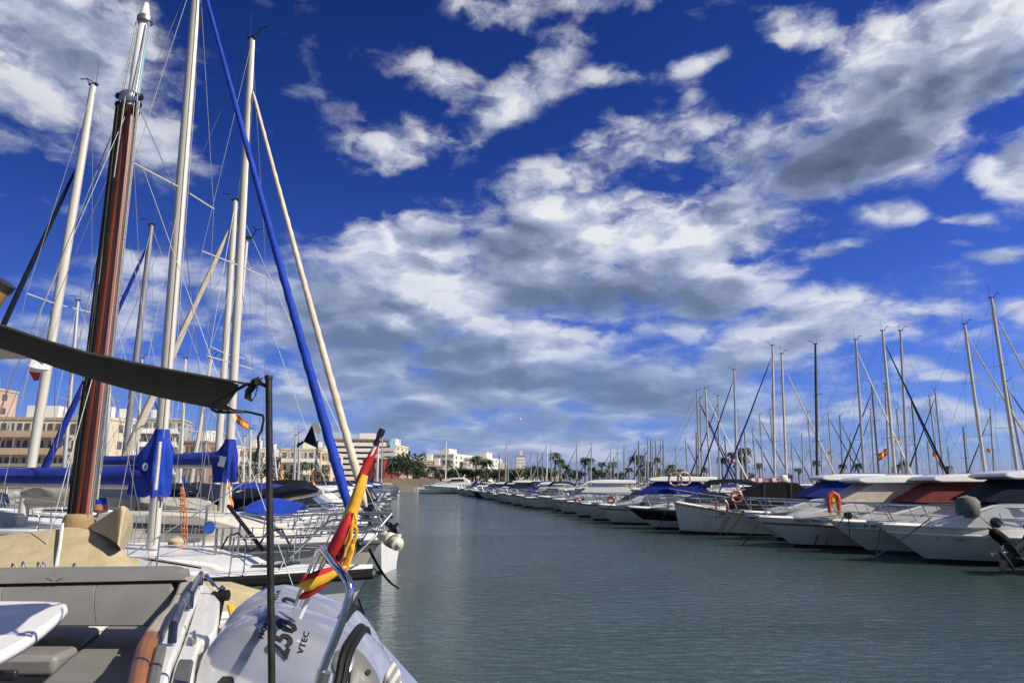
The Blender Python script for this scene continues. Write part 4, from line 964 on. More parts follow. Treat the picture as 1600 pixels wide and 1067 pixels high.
for k, (t_, b_, dd_) in enumerate(HC):
    a = at(*t_, dd_ + .12); b = at(*b_, dd_ - .02); hrw.append([b.lerp(a, i / 6) + V(0, -.04 * math.sin(math.pi * i / 6) * (1 if k % 2 else -.6), 0) for i in range(7)] + [at(t_[0] + 1, t_[1] + 3, dd_ + .5)])
MB().loft(hrw, closed=False).build('hood', 'canvas_tan', tent, world=True, ang=50, sub=1)
mb = MB(); mb.lathe([(.15, -.06), (.165, .02), (.15, .10), (.135, .14), (.12, .15)], at(121, 824, 7.9), (0.02, 0, 1), 18)
mb.build('mast_collar', 'canvas_tan_dark', tent, world=True)
MB().tube([at(98, 818, 7.5), at(94, 850, 7.1), at(88, 884, 6.75)], .014, 5).build('lacing', 'canvas_white', tent, world=True)
for k, (x, y) in enumerate(((22, 883), (38, 880), (62, 881), (69, 881), (118, 883))): MB().torus(at(x, y + 3, 6.45), .035, .009, (.5, .8, .2), 14, 6).build('lacing_loop', 'rope', tent, world=True)
# beige bow cover of the same boat, seen past the engines
MB().tprism([(.9, 1.04), (2.7, 1.16), (2.55, 1.30), (1.9, 1.42), (1.1, 1.40)], lambda x, z: .78 * (1 - max(0, x - .9) / 2.1) * (1 if z < 1.2 else .45)).build('bow_cover', 'canvas_tan', wt, bevel=.04)

# boats behind: masts on the left
GL = 'left-hand sailing boats with bows to the fairway'
def LS(lb, *a, **k): return sailboat(lb, *a, group=GL, **k)
s0, g0, b0, T0 = LS('sailing boat with cream mast and wind vane at the far left, blue streaked rolled headsail', 47, 18, (146, 134), -1, L=9, mastm='mast_cream', mr=.115, jib='canvas_navy', jr=.11, cover='canvas_cream', spreaders=(.47,), rigr=.008, jtop=.82, base_y=722, rz=R(168), stay=True, boom=.3, hullm='gelcoat')
I0 = ROOTM[s0.name].inverted()
# white bag with red tip tied to that mast
bg_ = MB(); bg_.loft([[at(60 + dx_, 570 + dy_, 16.5 + dd_) for dx_, dy_, dd_ in r_] for r_ in
    [[(-12, -8, 0), (2, -14, 0), (15, -6, 0), (14, -2, .3), (0, -8, .3), (-10, -4, .3)], [(-17, 2, -.1), (-2, 6, -.1), (18, 8, 0), (17, 6, .4), (0, 4, .4), (-15, 2, .4)], [(-14, 10, 0), (-2, 12, 0), (12, 10, 0), (12, 9, .3), (0, 9, .3), (-12, 9, .3)]]])
bgo = bg_.build('mast_bag', 'canvas_white', None); tag(bgo, 'white bundled cloth with red tip tied to the far left mast', 'cloth bag')
c_ = at(60, 570, 16.5)
for q in bgo.data.vertices: q.co -= c_
bgo.location = c_
rt_ = MB().loft([[at(60 + x, 570 + y, 16.6 + d__) - c_ for x, y, d__ in r_] for r_ in [[(-17, 6, 0), (4, 9, 0), (4, 9, .3), (-15, 6, .3)], [(-7, 25, 0), (1, 24, 0), (1, 24, .2), (-6, 24, .2)]]]).build('red_tip', 'red_paint', bgo)
LS('low sloop with crumpled grey sail stowed on its long boom', 348, 17.6, (386, 374), 1, L=8.6, mastm='mast_cream', mr=.055, cover='canvas_grey', boom=.5, boom_end=at(22, 772, 17.3), spreaders=(.55,), cov=(.36, .5, .50), crumple=.30, rz=R(-10), coach=.3, boomz=.55, mfrac=.1)
LS('sailing boat with cream rolled headsail crossing toward the lower left', 339, 21, (368, 314), -1, L=9.4, mastm='mast_cream', mr=.10, jib='canvas_cream', jr=.15, cover='canvas_navy', boom_end=at(505, 768, 20), spreaders=(.5,), rz=R(174), cov=(.55, .35, .6), crumple=.16, boomz=.6, coach=.3, rigr=.008)
LS('dark-masted sailing boat with blue rolled headsail beyond the wooden mast', 190, 25, (237, 352), -1, L=9.4, mastm='mast_grey', mr=.10, jib='canvas_blue', jr=.14, cover='canvas_navy', spreaders=(.42,), rz=R(172), rigr=.008)
LS('sailing boat with blue and cream striped rolled sail behind the blue jacket', 296, 30, (330, 560), 1, L=8, mastm='mast_cream', mr=.08, jib=None, cover='canvas_blue', spreaders=(.5,), rz=R(-8))
# clutter masts far left
LM = [(381, 382, 682, 60, 'mast_cream', None), (391, 392, 670, 52, 'mast_cream', None), (404, 406, 690, 70, 'alloy', None), (436, 427, 694, 66, 'alloy', 'canvas_cream'), (460, 462, 680, 60, 'alloy', None), (467, 468, 676, 62, 'alloy', None), (492, 496, 690, 64, 'mast_dark', None), (524, 525, 714, 90, 'alloy', None), (590, 592, 676, 135, 'mast_white', None), (596, 598, 664, 125, 'alloy', None), (588, 590, 706, 120, 'alloy', None), (320, 322, 690, 70, 'alloy', 'canvas_cream'), (100, 122, 470, 34, 'alloy', None), (166, 178, 470, 36, 'alloy', None), (214, 222, 560, 44, 'alloy', 'canvas_blue'), (283, 290, 560, 42, 'mast_cream', None)]
ls_ = sorted(range(len(LM)), key=lambda k: LM[k][1]); rk = {k: i for i, k in enumerate(ls_)}
for k, (bp, tx, ty, D, mm, jb) in enumerate(LM):
    LS('background sailing boat with %s mast, %s of the thin left-hand masts counting from the left' % (MN[mm], ORD[rk[k]]), bp, D, (tx, ty), 1 if k % 3 else -1, L=rnd.uniform(8, 10) if D < 120 else 5.5, mastm=mm, mr=.085 if D < 60 else .10, jib=jb, jr=.1, cover=rnd.choice(['canvas_blue', 'canvas_navy', 'canvas_cream']), spreaders=(.5,), rigr=.010, flag=None if k not in (3, 5) else .25)
# blue tarpaulin over a foredeck, orange coiled line, buoys
tp = MB(); RW = [[(366, 800), (380, 803), (420, 808), (450, 812), (462, 806)], [(378, 786), (392, 782), (418, 790), (448, 796), (461, 792)], [(392, 778), (405, 772), (420, 773), (438, 778), (458, 782)]]
rr = [[at(x, y, 16.0 + .0 * i) for x, y in r_] for i, r_ in enumerate(RW)]
rr = [[q + V(0, .45 * i, 0) for q in r_] for i, r_ in enumerate(rr)] + [[q + V(0, 1.5, -.35) for q in rr[2]]]
o = tp.sheet(rr, th=.03).build('tarpaulin', 'canvas_royal', sub=1); setorg(o, at(415, 795, 16.4)); tag(o, 'bright blue tarpaulin stretched over a foredeck behind the cream sloop', 'tarpaulin')
a = at(288, 852, 12.8); b = at(284, 760, 12.9)
o = thing('rope_hoist', 'orange line looped in a tall hoist beside the dark cabin window', 'rope hoist', a)
for k, dx_ in enumerate((-.04, .0, .05)): MB().tube([a + V(dx_, 0, 0), a.lerp(b, .5) + V(dx_ + .02 * math.sin(k), 0, 0), b + V(dx_ * .3, 0, 0)], .011, 5).build('strand', 'rope_orange', o, world=True)
for k in range(9): MB().torus(a.lerp(b, .08 + k * .10), .045, .011, (0, .2, 1), 10, 5).build('coil', 'rope_orange', o, world=True)
c = at(158, 787, 13); o = thing('mooring_buoy', 'round blue-topped pink mooring buoy on deck right of the wooden mast', 'buoy', c)
MB().lathe([(.001, .12), (.07, .11), (.10, .06), (.105, 0)], (0, 0, 0), (0, 0, 1), 14).build('cap', 'canvas_royal', o); MB().lathe([(.105, 0), (.13, -.05), (.14, -.10), (.11, -.15), (.001, -.17)], (0, 0, 0), (0, 0, 1), 14).build('float', 'buoy_faded', o)

# furled ensigns on sterns
def small_flag(label, px, py, D, s, droop=.4, furl=0):
    c = at(px, py, D); o = thing('stern_flag', label, 'flag', c)
    MB().tube([(0, 0, .25 * s), (-.05 * s, 0, -1.6 * s)], .014 * s + .004, 5).build('staff', 'white_plastic', o)
    rows = [[V(u * s * (.9 - furl), .12 * s * math.sin(u * 8), .2 * s - droop * u * s - .5 * s * v_ * (1 - furl * .7)) for v_ in (0, .25, .251, .75, .751, 1)] for u in [k / 6 for k in range(7)]]
    MB().loft(rows, closed=False, ms=lambda i, j: 1 if j in (1, 2, 3) else 0).build('cloth', ['flag_red', 'flag_yellow'], o)
small_flag('red and yellow flag streaming behind the cream sloop mast, left', 366, 650, 24, .55, .6)
small_flag('red and yellow flag hanging from the lower blue jacket', 355, 756, 14.6, .38, 1.2, .5)
small_flag('orange-red furled flag against the pale flats right of the black pole', 436, 727, 45, 1.0, .9, .6)
small_flag('yellow and red flag drooping beside the pale flats', 484, 736, 48, 1.0, 1.2, .4)
for k, (px, py, D) in enumerate(((1140, 716, 60), (1293, 705, 52), (1455, 706, 48), (1541, 702, 44), (1397, 685, 50))):
    small_flag('red and yellow flag flying among the right-hand masts, %s from the left' % ORD[k], px, py, D, .55, .3 + .25 * (k % 3), .25 * (k % 2))
small_flag('small red and white flag over the black bimini', 1024, 738, 60, .9, 1.0, .5)

# left row, receding motor boats
GLM = 'motorboats berthed along the left side'
def left_edge(D): return -.6 - .157 * D
D = 20.5; i = 0
while D < 120:
    sty, cn = STY[(i * 2 + 1) % len(STY)]; L = rnd.uniform(6, 7.6); X = left_edge(D) - rnd.uniform(-.1, 1.2)
    if i == 2: D = 29.5
    motorboat(sty, '%s%s, %s of the left-hand motorboats from the near end' % (DESC[sty], (' under ' + CN[cn] + ' canopy') if cn else '', ORD[i]), (X - L / 2, D), R(-4) + rnd.uniform(-.08, .08), L=L, B=L * .33, fs=rnd.uniform(.75, .9), fb=rnd.uniform(.95, 1.2), canopy=cn, cover=rnd.choice(['glass_dark', 'canvas_white', 'canvas_blue']),
              roofz=2.2, hullm=rnd.choice(['gelcoat', 'gelcoat', 'gelcoat_cream', 'gelcoat']), group=GLM, detail=0, ob=(None if i % 2 else .2), side=-1)
    D += rnd.uniform(3.1, 3.8); i += 1
tb, _ = motorboat('open', 'white motorboat lying stern-out with big black outboard tilted over the fairway', (at(590, 780, 27.5).x - 3.0, 27.5), R(172), L=6, B=2.2, fs=.85, fb=1.05, canopy=None, detail=0, group=GLM)
outboard(tb, (-2.75, 0, 1.25), math.pi, .75, 1.35)
# big white yacht across the end of the fairway
yq = at(700, 771, 150)
y_, yh = motorboat('bare', 'white motor yacht lying side-on across the end of the fairway', (yq.x, 150), R(180), L=11.5, B=3.8, fs=1.25, fb=1.75, canopy=None, cover='glass_dark', rake=2.2, detail=0, side=-1)
MB().tprism([(-4.9, 1.1), (4.2, 1.55), (2.6, 2.15), (.9, 2.45), (-1.0, 3.25), (-3.4, 3.35), (-4.6, 2.7)], lambda x, z: (1.55 - (z > 2.3) * .35) * (1 if x < 1 else .62)).build('superstructure', 'gelcoat', y_, bevel=.1)
for x0, x1, z0, z1 in ((-3.6, -.9, 2.55, 3.0), (-.75, .9, 2.45, 2.6)):
    MB().tprism([(x0, z0), (x1 + .5, z0), (x1, z1), (x0 + .2, z1)], lambda x, z: 1.28 if x < 1 else .9).build('window', 'glass_dark', y_, bevel=.02)
MB().tube([(-3.2, 1.1, 3.3), (-3.6, 1.1, 3.9), (-3.6, -1.1, 3.9), (-3.2, -1.1, 3.3)], .06, 6).build('radar_arch', 'gelcoat', y_)
# mooring lines at the left bow
line('dark weed-grown mooring line slanting to the water off the white sloop bow', [at(577, 858, 10.7), at(622, 918, 15.2) * 1.0], .022, sag=.10)
line('second mooring line running down under the white sloop bow', [at(560, 935, 9.2), atz(587, 1000, 0)], .012)
line('third mooring line running down under the white sloop bow', [at(556, 945, 9.0), atz(582, 1004, 0)], .012)
line('long grey rope crossing the decks up to the blue rolled sail', [at(192, 872, 9.6), at(462, 697, 12.5)], .011, 'wire', sag=.05, cat='rope', name='rope')
# ------------------------------------------------------------------ buildings
def building(label, px0, px1, pyt, D, mw='b_white', dep=14, rz=0, bays=4, style='balcony', top=True, g=1.2, floors=None, wm='b_window', slabm=None, cat='apartment building', name='apartment_building', fh=3.0, pent=True):
    A = at(px0, 752, D); Bq = at(px1, 752, D); zt = at((px0 + px1) / 2, pyt, D).z; w = (Bq.x - A.x); cx = (A.x + Bq.x) / 2
    t = thing(name, label, cat, (cx, D + dep / 2, g), rz); h = zt - g; n = floors or max(1, int(round(h / fh))); fh = h / n
    MB().box((0, 0, h / 2), (w, dep, h)).build('wall', mw, t, smooth=False)
    rf = MB().box((0, 0, h + .25), (w + .3, dep + .3, .5)).build('roof', mw if not slabm else slabm, t, smooth=False)
    if pent: MB().box((w * rnd.uniform(-.2, .2), 0, h + 1.6), (w * .3, dep * .4, 2.3)).build('stair_head', 'b_white', rf, smooth=False)
    if pent: MB().tube([(w * .3, 0, h + .4), (w * .3, 0, h + 3)], .08, 5).tube([(w * .3 - .5, 0, h + 2.7), (w * .3 + .5, 0, h + 2.7)], .06, 4).build('aerial', 'steel_dull', rf)
    bw = w / bays; yf = -dep / 2
    win = None; bal = None
    for f in range(n):
        z = f * fh
        if style == 'balcony' and f > 0:
            if bal is None:
                m_ = MB().box((0, -.9, 0), (w * .94, 1.8, .22)).box((0, -1.75, .55), (w * .94, .12, .9)); bal = m_.build('balcony', slabm or 'b_white', t, smooth=False); bal.location = (0, yf, z)
            else: b2 = bal.copy(); COL.objects.link(b2); b2.location = (0, yf, z)
        for k in range(bays):
            x = -w / 2 + (k + .5) * bw
            if win is None:
                m_ = MB().box((0, -.03, 0), (bw * .62, .12, fh * .62)); win = m_.build('window', wm, t, smooth=False); win.location = (x, yf, z + fh * .5)
                sh_ = MB().box((-bw * .16, -.12, fh * .08), (bw * .28, .08, fh * .42)).build('shutter', 'b_shutter', win, smooth=False)
            else:
                w2 = win.copy(); COL.objects.link(w2); w2.location = (x, yf, z + fh * .5)
                if rnd.random() < .5: s2_ = sh_.copy(); COL.objects.link(s2_); s2_.parent = w2
    # windows on the sunlit end wall
    nb = max(1, int(dep / 5))
    e = None
    for f in range(n):
        for k in range(nb):
            if e is None: e = MB().box((0, 0, 0), (.12, 1.5, fh * .45)).build('side_window', wm, t, smooth=False); e2 = e
            else: e2 = e.copy(); COL.objects.link(e2)
            e2.location = (w / 2 + .03, -dep / 2 + (k + .5) * dep / nb, f * fh + fh * .55)
    return t
building('long cream block with framed window bays at the far left', -60, 100, 656, 118, 'b_cream', 8, R(7), 14, 'balcony', slabm='b_tan')
building('pale tall tower cut by the left edge', -90, -34, 608, 150, 'b_pink', 8, 0, 3, 'balcony')
building('cream flat-fronted house right of the long cream block', 108, 136, 652, 128, 'b_cream', 12, 0, 2, 'plain')
building('white stepped flats behind the wooden mast', 146, 184, 656, 150, 'b_white', 10, R(12), 4, 'balcony')
building('tall grey flats with deep terraces left of the blue jacket', 192, 262, 656, 160, 'b_grey', 12, R(14), 6, 'balcony')
building('brown low flats right of the blue jacket', 266, 318, 692, 165, 'b_brown', 14, 0, 4, 'plain')
building('cream low flats behind the second blue jacket', 318, 352, 697, 180, 'b_cream', 12, 0, 3, 'balcony')
building('cream terraced flats left of the black pole', 364, 402, 701, 190, 'b_cream', 12, 0, 4, 'balcony')
building('small pink house left of the black pole', 402, 428, 716, 200, 'b_pink', 12, 0, 2, 'plain')
building('brown-walled flats with white balconies right of the black pole', 431, 492, 703, 200, 'b_cream', 16, R(9), 6, 'balcony')
building('pale flats with awnings beside the blue rolled sail', 488, 516, 709, 205, 'b_cream', 14, 0, 3, 'balcony')
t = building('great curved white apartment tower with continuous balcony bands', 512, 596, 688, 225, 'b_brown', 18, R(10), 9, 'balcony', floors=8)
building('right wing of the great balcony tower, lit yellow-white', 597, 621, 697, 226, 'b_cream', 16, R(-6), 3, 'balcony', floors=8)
MB().box((0, 0, 7.2), (1.6, 1.2, 14.4)).build('lift_shaft', 'b_cyan', t, smooth=False).location = (at(603, 752, 225).x - at(554, 752, 225).x, -10.5, 0)
building('dark red box-shaped hall below the balcony tower', 571, 606, 719, 205, 'b_red', 12, R(-12), 2, 'plain', cat='hall', name='hall', pent=False, floors=2)
building('small orange-brown house right of the balcony tower', 621, 636, 716, 230, 'b_pink', 12, 0, 2, 'plain')
building('low tan villa with terrace behind the round tree', 640, 662, 722, 250, 'b_tan', 12, 0, 3, 'balcony')
building('cream low block left of the tall white flats', 655, 680, 721, 240, 'b_cream', 12, 0, 3, 'plain')
t = building('white stepped flats behind the side-on motor yacht', 680, 722, 711, 262, 'b_white', 22, R(-16), 4, 'balcony', floors=6)
building('peach low flats below the white stepped flats', 668, 692, 729, 225, 'b_pink', 10, 0, 3, 'balcony')
building('tan-ended white balcony flats in the middle of the far shore', 733, 772, 717, 265, 'b_white', 20, R(-14), 5, 'balcony', floors=6)
building('white low flats under the palms, centre', 722, 748, 733, 240, 'b_cream', 10, 0, 4, 'plain')
building('brown long low block right of centre', 771, 806, 735, 250, 'b_brown', 12, 0, 5, 'plain')
building('slim grey tower rising alone right of centre', 806, 821, 713, 300, 'b_grey', 14, 0, 2, 'balcony', floors=9)
building('white cube house by the slim grey tower', 806, 818, 736, 240, 'b_white', 10, 0, 2, 'plain')
building('low cream block right of the slim grey tower', 820, 846, 739, 250, 'b_cream', 10, 0, 4, 'plain')
building('low kiosk with ochre roof among the right-hand masts', 1070, 1094, 741, 170, 'b_tan', 6, 0, 2, 'plain', cat='kiosk', name='kiosk', floors=1, pent=False)
building('pale distant block peeping behind the white stepped flats', 716, 736, 721, 300, 'b_white', 12, 0, 3, 'balcony')
building('tan distant block between the white balcony flats and brown long block', 772, 792, 727, 300, 'b_tan', 12, 0, 3, 'balcony')
building('low cream terrace far right of the slim grey tower', 846, 884, 743, 290, 'b_cream', 10, 0, 5, 'plain')
building('white tall block peeping between the two blue jackets', 292, 326, 684, 230, 'b_white', 12, R(10), 4, 'balcony')
building('cream block behind the black pole', 400, 432, 704, 250, 'b_cream', 12, R(8), 4, 'balcony')
building('white slab block between the blue and cream rolled sails', 470, 508, 700, 270, 'b_white', 12, R(8), 4, 'balcony')
# quayside wall and shelter
o = MB().box((0, 0, 1.0), (16, .5, 2.0)).build('quay_wall', 'stone_wall', smooth=False); o.location = (at(632, 752, 172).x, 174, 1.2); tag(o, 'low ochre stone wall under the round tree on the far quay', 'wall')
sh = thing('shelter', 'long flat dark-roofed shelter on the left quay below the cream block', 'shelter', (at(55, 735, 75).x, 78, 1.25))
MB().box((0, 0, 3.0), (22, 5, .35)).build('roof', 'b_grey', sh, smooth=False)
for k in range(7): MB().box((-10 + k * 3.3, -2.2, 1.4), (.18, .18, 2.9)).build('post', 'b_white', sh, smooth=False)
o = thing('fence', 'grey railing along the left quay in front of the cream block', 'fence', (at(60, 740, 68).x, 66, 1.25))
MB().box((0, 0, 1.1), (34, .08, .08)).box((0, 0, .6), (34, .05, .05)).build('rail', 'steel_dull', o)
for k in range(12): MB().box((-16.5 + 3 * k, 0, .55), (.08, .08, 1.1)).build('post', 'steel_dull', o)

# ------------------------------------------------------------------ trees and palms on the far shore
def leaf_cloud(mb, c, r, n, size, q, flat=.8):
    for _ in range(n):
        d_ = V(q.gauss(0, 1), q.gauss(0, 1), q.gauss(0, 1)).normalized() * (q.random() ** .45)
        p_ = V(*c) + V(d_.x * r[0], d_.y * r[1], d_.z * r[2]); a = V(q.uniform(-1, 1), q.uniform(-1, 1), q.uniform(-.6, .6)).normalized(); b = a.cross(V(q.uniform(-1, 1), q.uniform(-1, 1), q.uniform(-1, 1))).normalized()
        s_ = size * q.uniform(.6, 1.3); mb.add([p_ - a * s_, p_ + b * s_ * .6, p_ + a * s_, p_ - b * s_ * .6], [(0, 1, 2, 3)])
def make_tree(name, label, h, w, leafm, seed, group, loc):
    q = random.Random(seed); t = thing(name, label, 'tree', loc, 0, group)
    mb = MB(); mb.tube([(0, 0, -.3), (.1, 0, h * .25), (-.1, .1, h * .5)], [.28, .2, .12], 7); 
    limbs = []
    for k in range(6):
        a = k * 1.05 + q.uniform(-.3, .3); e = V(math.cos(a) * w * .32, math.sin(a) * w * .32, h * q.uniform(.55, .85)); limbs.append(e)
        mb.tube([(0, .05, h * .3), (e.x * .5, e.y * .5, h * .45), e], [.12, .08, .03], 5)
    mb.build('trunk', 'bark', t)
    cr = MB()
    for e in limbs + [V(0, 0, h * .82), V(w * .15, -w * .1, h * .6), V(-w * .2, -w * .15, h * .5)]:
        leaf_cloud(cr, e, (w * q.uniform(.16, .26), w * q.uniform(.16, .26), h * q.uniform(.12, .2)), 130, .26, q)
    cr.build('crown', leafm, t, smooth=False); return t
def make_palm(label, h, seed, group, loc):
    q = random.Random(seed); t = thing('palm_tree', label, 'palm tree', loc, 0, group); lean = q.uniform(-.5, .5)
    MB().tube([(0, 0, -.3), (lean * .3, 0, h * .4), (lean, 0, h)], [.28, .2, .17], 8).build('trunk', 'bark', t)
    cr = MB()
    for k in range(30):
        a = k * 2.4 + q.uniform(-.2, .2); up = q.uniform(-.5, 1.1); Lf = q.uniform(1.7, 2.4); pts = []
        for i in range(7):
            s_ = i / 6; pts.append(V(lean + math.cos(a) * Lf * s_ * math.cos(up * .7), math.sin(a) * Lf * s_ * math.cos(up * .7), h + Lf * (s_ * math.sin(up * .9) - s_ * s_ * .75)))
        sd = V(-math.sin(a), math.cos(a), 0)
        for i in range(6):
            for sg in (1, -1):
                p_, p2 = pts[i], pts[i + 1]; w_ = .42 * math.sin(math.pi * min(1, (i + 1) / 6.5)) + .06
                cr.add([p_, p2, p2.lerp(p_, .2) + sd * sg * w_ + V(0, 0, -.25), p_ + sd * sg * w_ * .8 + V(0, 0, -.22)], [(0, 1, 2, 3)])
    cr.build('crown', 'leaf_palm', t, smooth=False)
    dr = MB(); leaf_cloud(dr, (lean, 0, h - .4), (.35, .35, .45), 60, .25, q); dr.build('dry_fronds', 'leaf_dry', t, smooth=False)
    return t
GT = 'round trees along the far promenade'; GP = 'palm trees along the far promenade'
protoT = [make_tree('broadleaf_tree', '', 7, 7.5, m_, sd_, GT, (0, 0, 0)) for m_, sd_ in (('leaf', 1), ('leaf_dark', 2), ('leaf_dark', 3))]
protoP = [make_palm('', hh, sd_, GP, (0, 0, 0)) for hh, sd_ in ((7.5, 5), (6.2, 6), (9, 8))]
freeze(S)
TP = [(622, 200, 1.25), (636, 190, 1.35), (648, 205, 1.0), (661, 212, .7), (688, 205, .75), (706, 205, .75), (716, 206, .8), (727, 208, .75), (738, 207, .7), (749, 206, .75), (760, 208, .72), (771, 207, .75), (783, 208, .7), (795, 207, .75), (807, 208, .75), (819, 207, .8), (832, 208, .9), (845, 210, .85),
      (859, 212, .8), (890, 215, .75), (905, 214, .7), (935, 214, .7), (948, 216, .75), (970, 214, .65), (1005, 216, .8), (1019, 214, .85), (1043, 215, .8), (1170, 215, .6), (1230, 215, .55), (300, 172, .9), (340, 174, .8), (376, 176, .8), (408, 178, .9), (424, 180, .8), (456, 180, .7), (500, 182, .7), (196, 150, 1.0), (158, 145, .9)]
PP = [(612, 195, 1.0), (676, 200, .85), (697, 202, .8), (743, 204, 1.1), (762, 202, 1.15), (867, 208, 1.05), (875, 209, 1.0), (886, 208, .95), (914, 209, .9), (921, 207, 1.05), (927, 210, .85), (941, 208, .75), (958, 208, .9), (983, 207, .8), (992, 209, .95), (1001, 207, 1.15), (1012, 209, 1.1), (1027, 208, .9), (1050, 207, .8), (1063, 208, .75),
      (1129, 208, .9), (1150, 206, 1.25), (1158, 208, 1.3), (1166, 205, 1.2), (1188, 208, .85), (1249, 209, .8), (1278, 208, .8), (1344, 208, .85), (1404, 207, .95), (1417, 208, .8), (1484, 208, .75), (172, 140, 1.0), (306, 170, 1.0), (395, 176, 1.1), (470, 178, .95), (1320, 209, .7), (1100, 209, .7)]
for lst, pro, nm in ((TP, protoT, 'round green tree on the far shore, %s from the left'), (PP, protoP, 'palm on the far shore, %s from the left')):
    order = sorted(range(len(lst)), key=lambda k: lst[k][0])
    for r_i, k in enumerate(order):
        px, D, sc = lst[k]; q = at(px, 752, D)
        copy_tree(pro[k % 3], (q.x, D, 1.2), rnd.uniform(0, 6.28), sc, nm % ORD[r_i])
for p_ in protoT + protoP:
    for ch in kids.get(p_.name, []): bpy.data.objects.remove(ch)
    bpy.data.objects.remove(p_)
# parked vans/cars are only specks; a gull crosses the sky
c = at(811, 655, 70); g_ = thing('seagull', 'single white seagull gliding in the sky above the far shore', 'bird', c)
MB().lathe([(.01, -.28), (.06, -.15), (.085, 0), (.06, .14), (.04, .2), (.01, .26)], (0, 0, 0), (1, .2, .1), 10).build('body', 'ink_white', g_)
for sd in (1, -1): MB().loft([[V(.08, sd * .05, .02), V(.0, sd * .05, .05), V(-.08, sd * .05, .02)], [V(.12, sd * .35, .16), V(.06, sd * .35, .18), V(-.02, sd * .35, .16)], [V(.02, sd * .72, .10), V(-.02, sd * .72, .11), V(-.06, sd * .72, .10)]], closed=False).build('wing', 'rub_grey' if sd > 0 else 'ink_white', g_)
# ------------------------------------------------------------------ the near motorboat: cockpit, twin outboards, shade awning
fb_ = thing('motorboat', 'near motorboat with grey cockpit seats, white table and twin silver outboards', 'motorboat', (-5.0, 3.15, 0), math.pi)
hf = Hull(7.0, 2.9, 1.45, 1.6, 1.2, stern=.92, n=16); hf.hull(fb_, 'gelcoat', 'antifoul_dark'); hf.deck(fb_, t0=.62, t1=1.0)
def W_(mb, name, m, parent=None, **k):
    o = mb.build(name, m, fb_, world=True, **k)
    if parent is not None: o.parent = parent
    return o
W_(MB().box((-4.2, 3.1, 1.12), (4.6, 2.6, .06)), 'cockpit_floor', 'floor_grey', smooth=False)
# seat back along the far side: top pad and lower pad, with seams
def pad(pts_fn, xs, name, m, **k):
    rings = []
    for px in xs: rings.append(pts_fn(px))
    return W_(MB().loft(rings), name, m, **k)
def sec_top(px, e=0):
    a = at(px, 889 - (px / 290) * 3, 4.35); b = at(px, 914 - (px / 290) * 6, 4.16)
    return [a + V(0, .06, -.30), a + V(0, .09, -.05 - e), a + V(0, .05, .004 - e), a + V(0, -.02, .012 - e), a + V(0, -.06, -.004 - e), a.lerp(b, .45) + V(0, -.03, 0), b + V(0, -.02, .012), b + V(0, .02, 0), b + V(0, .10, -.10)]
sb = pad(lambda px: sec_top(px, 0 if px < 284 else (.015 if px < 290 else .05)), [-260, -150, -60, 0, 60, 120, 180, 240, 270, 284, 289, 292], 'backrest_pad', 'vinyl_grey', ang=70)
def sec_low(px):
    b = at(px, 915 - (px / 290) * 6, 4.16); c = at(px, 979, 4.02)
    return [b + V(0, .12, 0), b + V(0, .0, 0), b.lerp(c, .12) + V(0, -.022, 0), b.lerp(c, .5) + V(0, -.03, 0), b.lerp(c, .95) + V(0, -.012, 0), c + V(0, .02, 0), c + V(0, .2, 0)]
for x0, x1 in ((-260, 6), (7.5, 151), (152.5, 268)):
    pad(sec_low, [x0, x0 + 3, x0 + (x1 - x0) * .3, x0 + (x1 - x0) * .7, x1 - 3, x1], 'backrest_pad', 'vinyl_grey', ang=70)
# small embossed wing mark on the top pad
mk = MB()
for sg in (1, -1):
    c = at(85, 903, 4.13); mk.add([c + V(sg * .005, 0, -.012), c + V(sg * .055, 0, .006), c + V(sg * .045, 0, -.006), c + V(sg * .012, 0, -.018)], [(0, 1, 2, 3)])
drape(mk, sb, (0, 1, 0), .004) if False else None
W_(mk, 'wing_mark', 'panel_grey')
zs = 1.60
P2 = lambda px, py, z=zs: atz(px, py, z)
# seat cushions
def flat(name, poly, z, th, m, bev=.02, parent=None): return W_(MB().prism([atz(x, y, z) - V(0, 0, th) for x, y in poly], (0, 0, th)), name, m, bevel=bev, parent=parent)
flat('seat_cushion', [(-260, 978), (158, 978), (150, 985), (118, 1012), (88, 1024), (-260, 1026)], zs, .11, 'vinyl_grey', .03)
flat('side_cushion', [(165, 976), (262, 976), (225, 1040), (205, 1110), (10, 1110), (100, 1030), (150, 992)], zs - .015, .12, 'vinyl_grey', .03)
flat('seat_base', [(-260, 1030), (112, 1028), (112, 990), (-260, 990)], zs - .13, .03, 'gelcoat', .008)
W_(MB().box((-4.9, 3.47, 1.36), (4.6, .05, .42)), 'seat_front', 'vinyl_tan', bevel=.01)
W_(MB().box((-4.9, 3.44, 1.475), (4.4, .02, .018)), 'red_trim', 'flag_red', smooth=False)
s1_ = at(10, 1054, 3.42); W_(MB().box((s1_.x - .1, s1_.y, s1_.z), (.30, .03, .045)), 'locker_slot', 'black_plastic', bevel=.01)
# table
zt_ = 1.97
tb_ = flat('table_top', [(-220, 937), (60, 938), (97, 939), (106, 942), (107, 947), (98, 957), (70, 980), (40, 1000), (12, 1015), (-30, 1032), (-220, 1040)], zt_, .045, 'white_plastic', .018)
MBt = MB().tube([V(-3.0, 2.55, 1.93), V(-3.0, 2.55, 1.15)], .04, 14); W_(MBt, 'table_leg', 'steel')
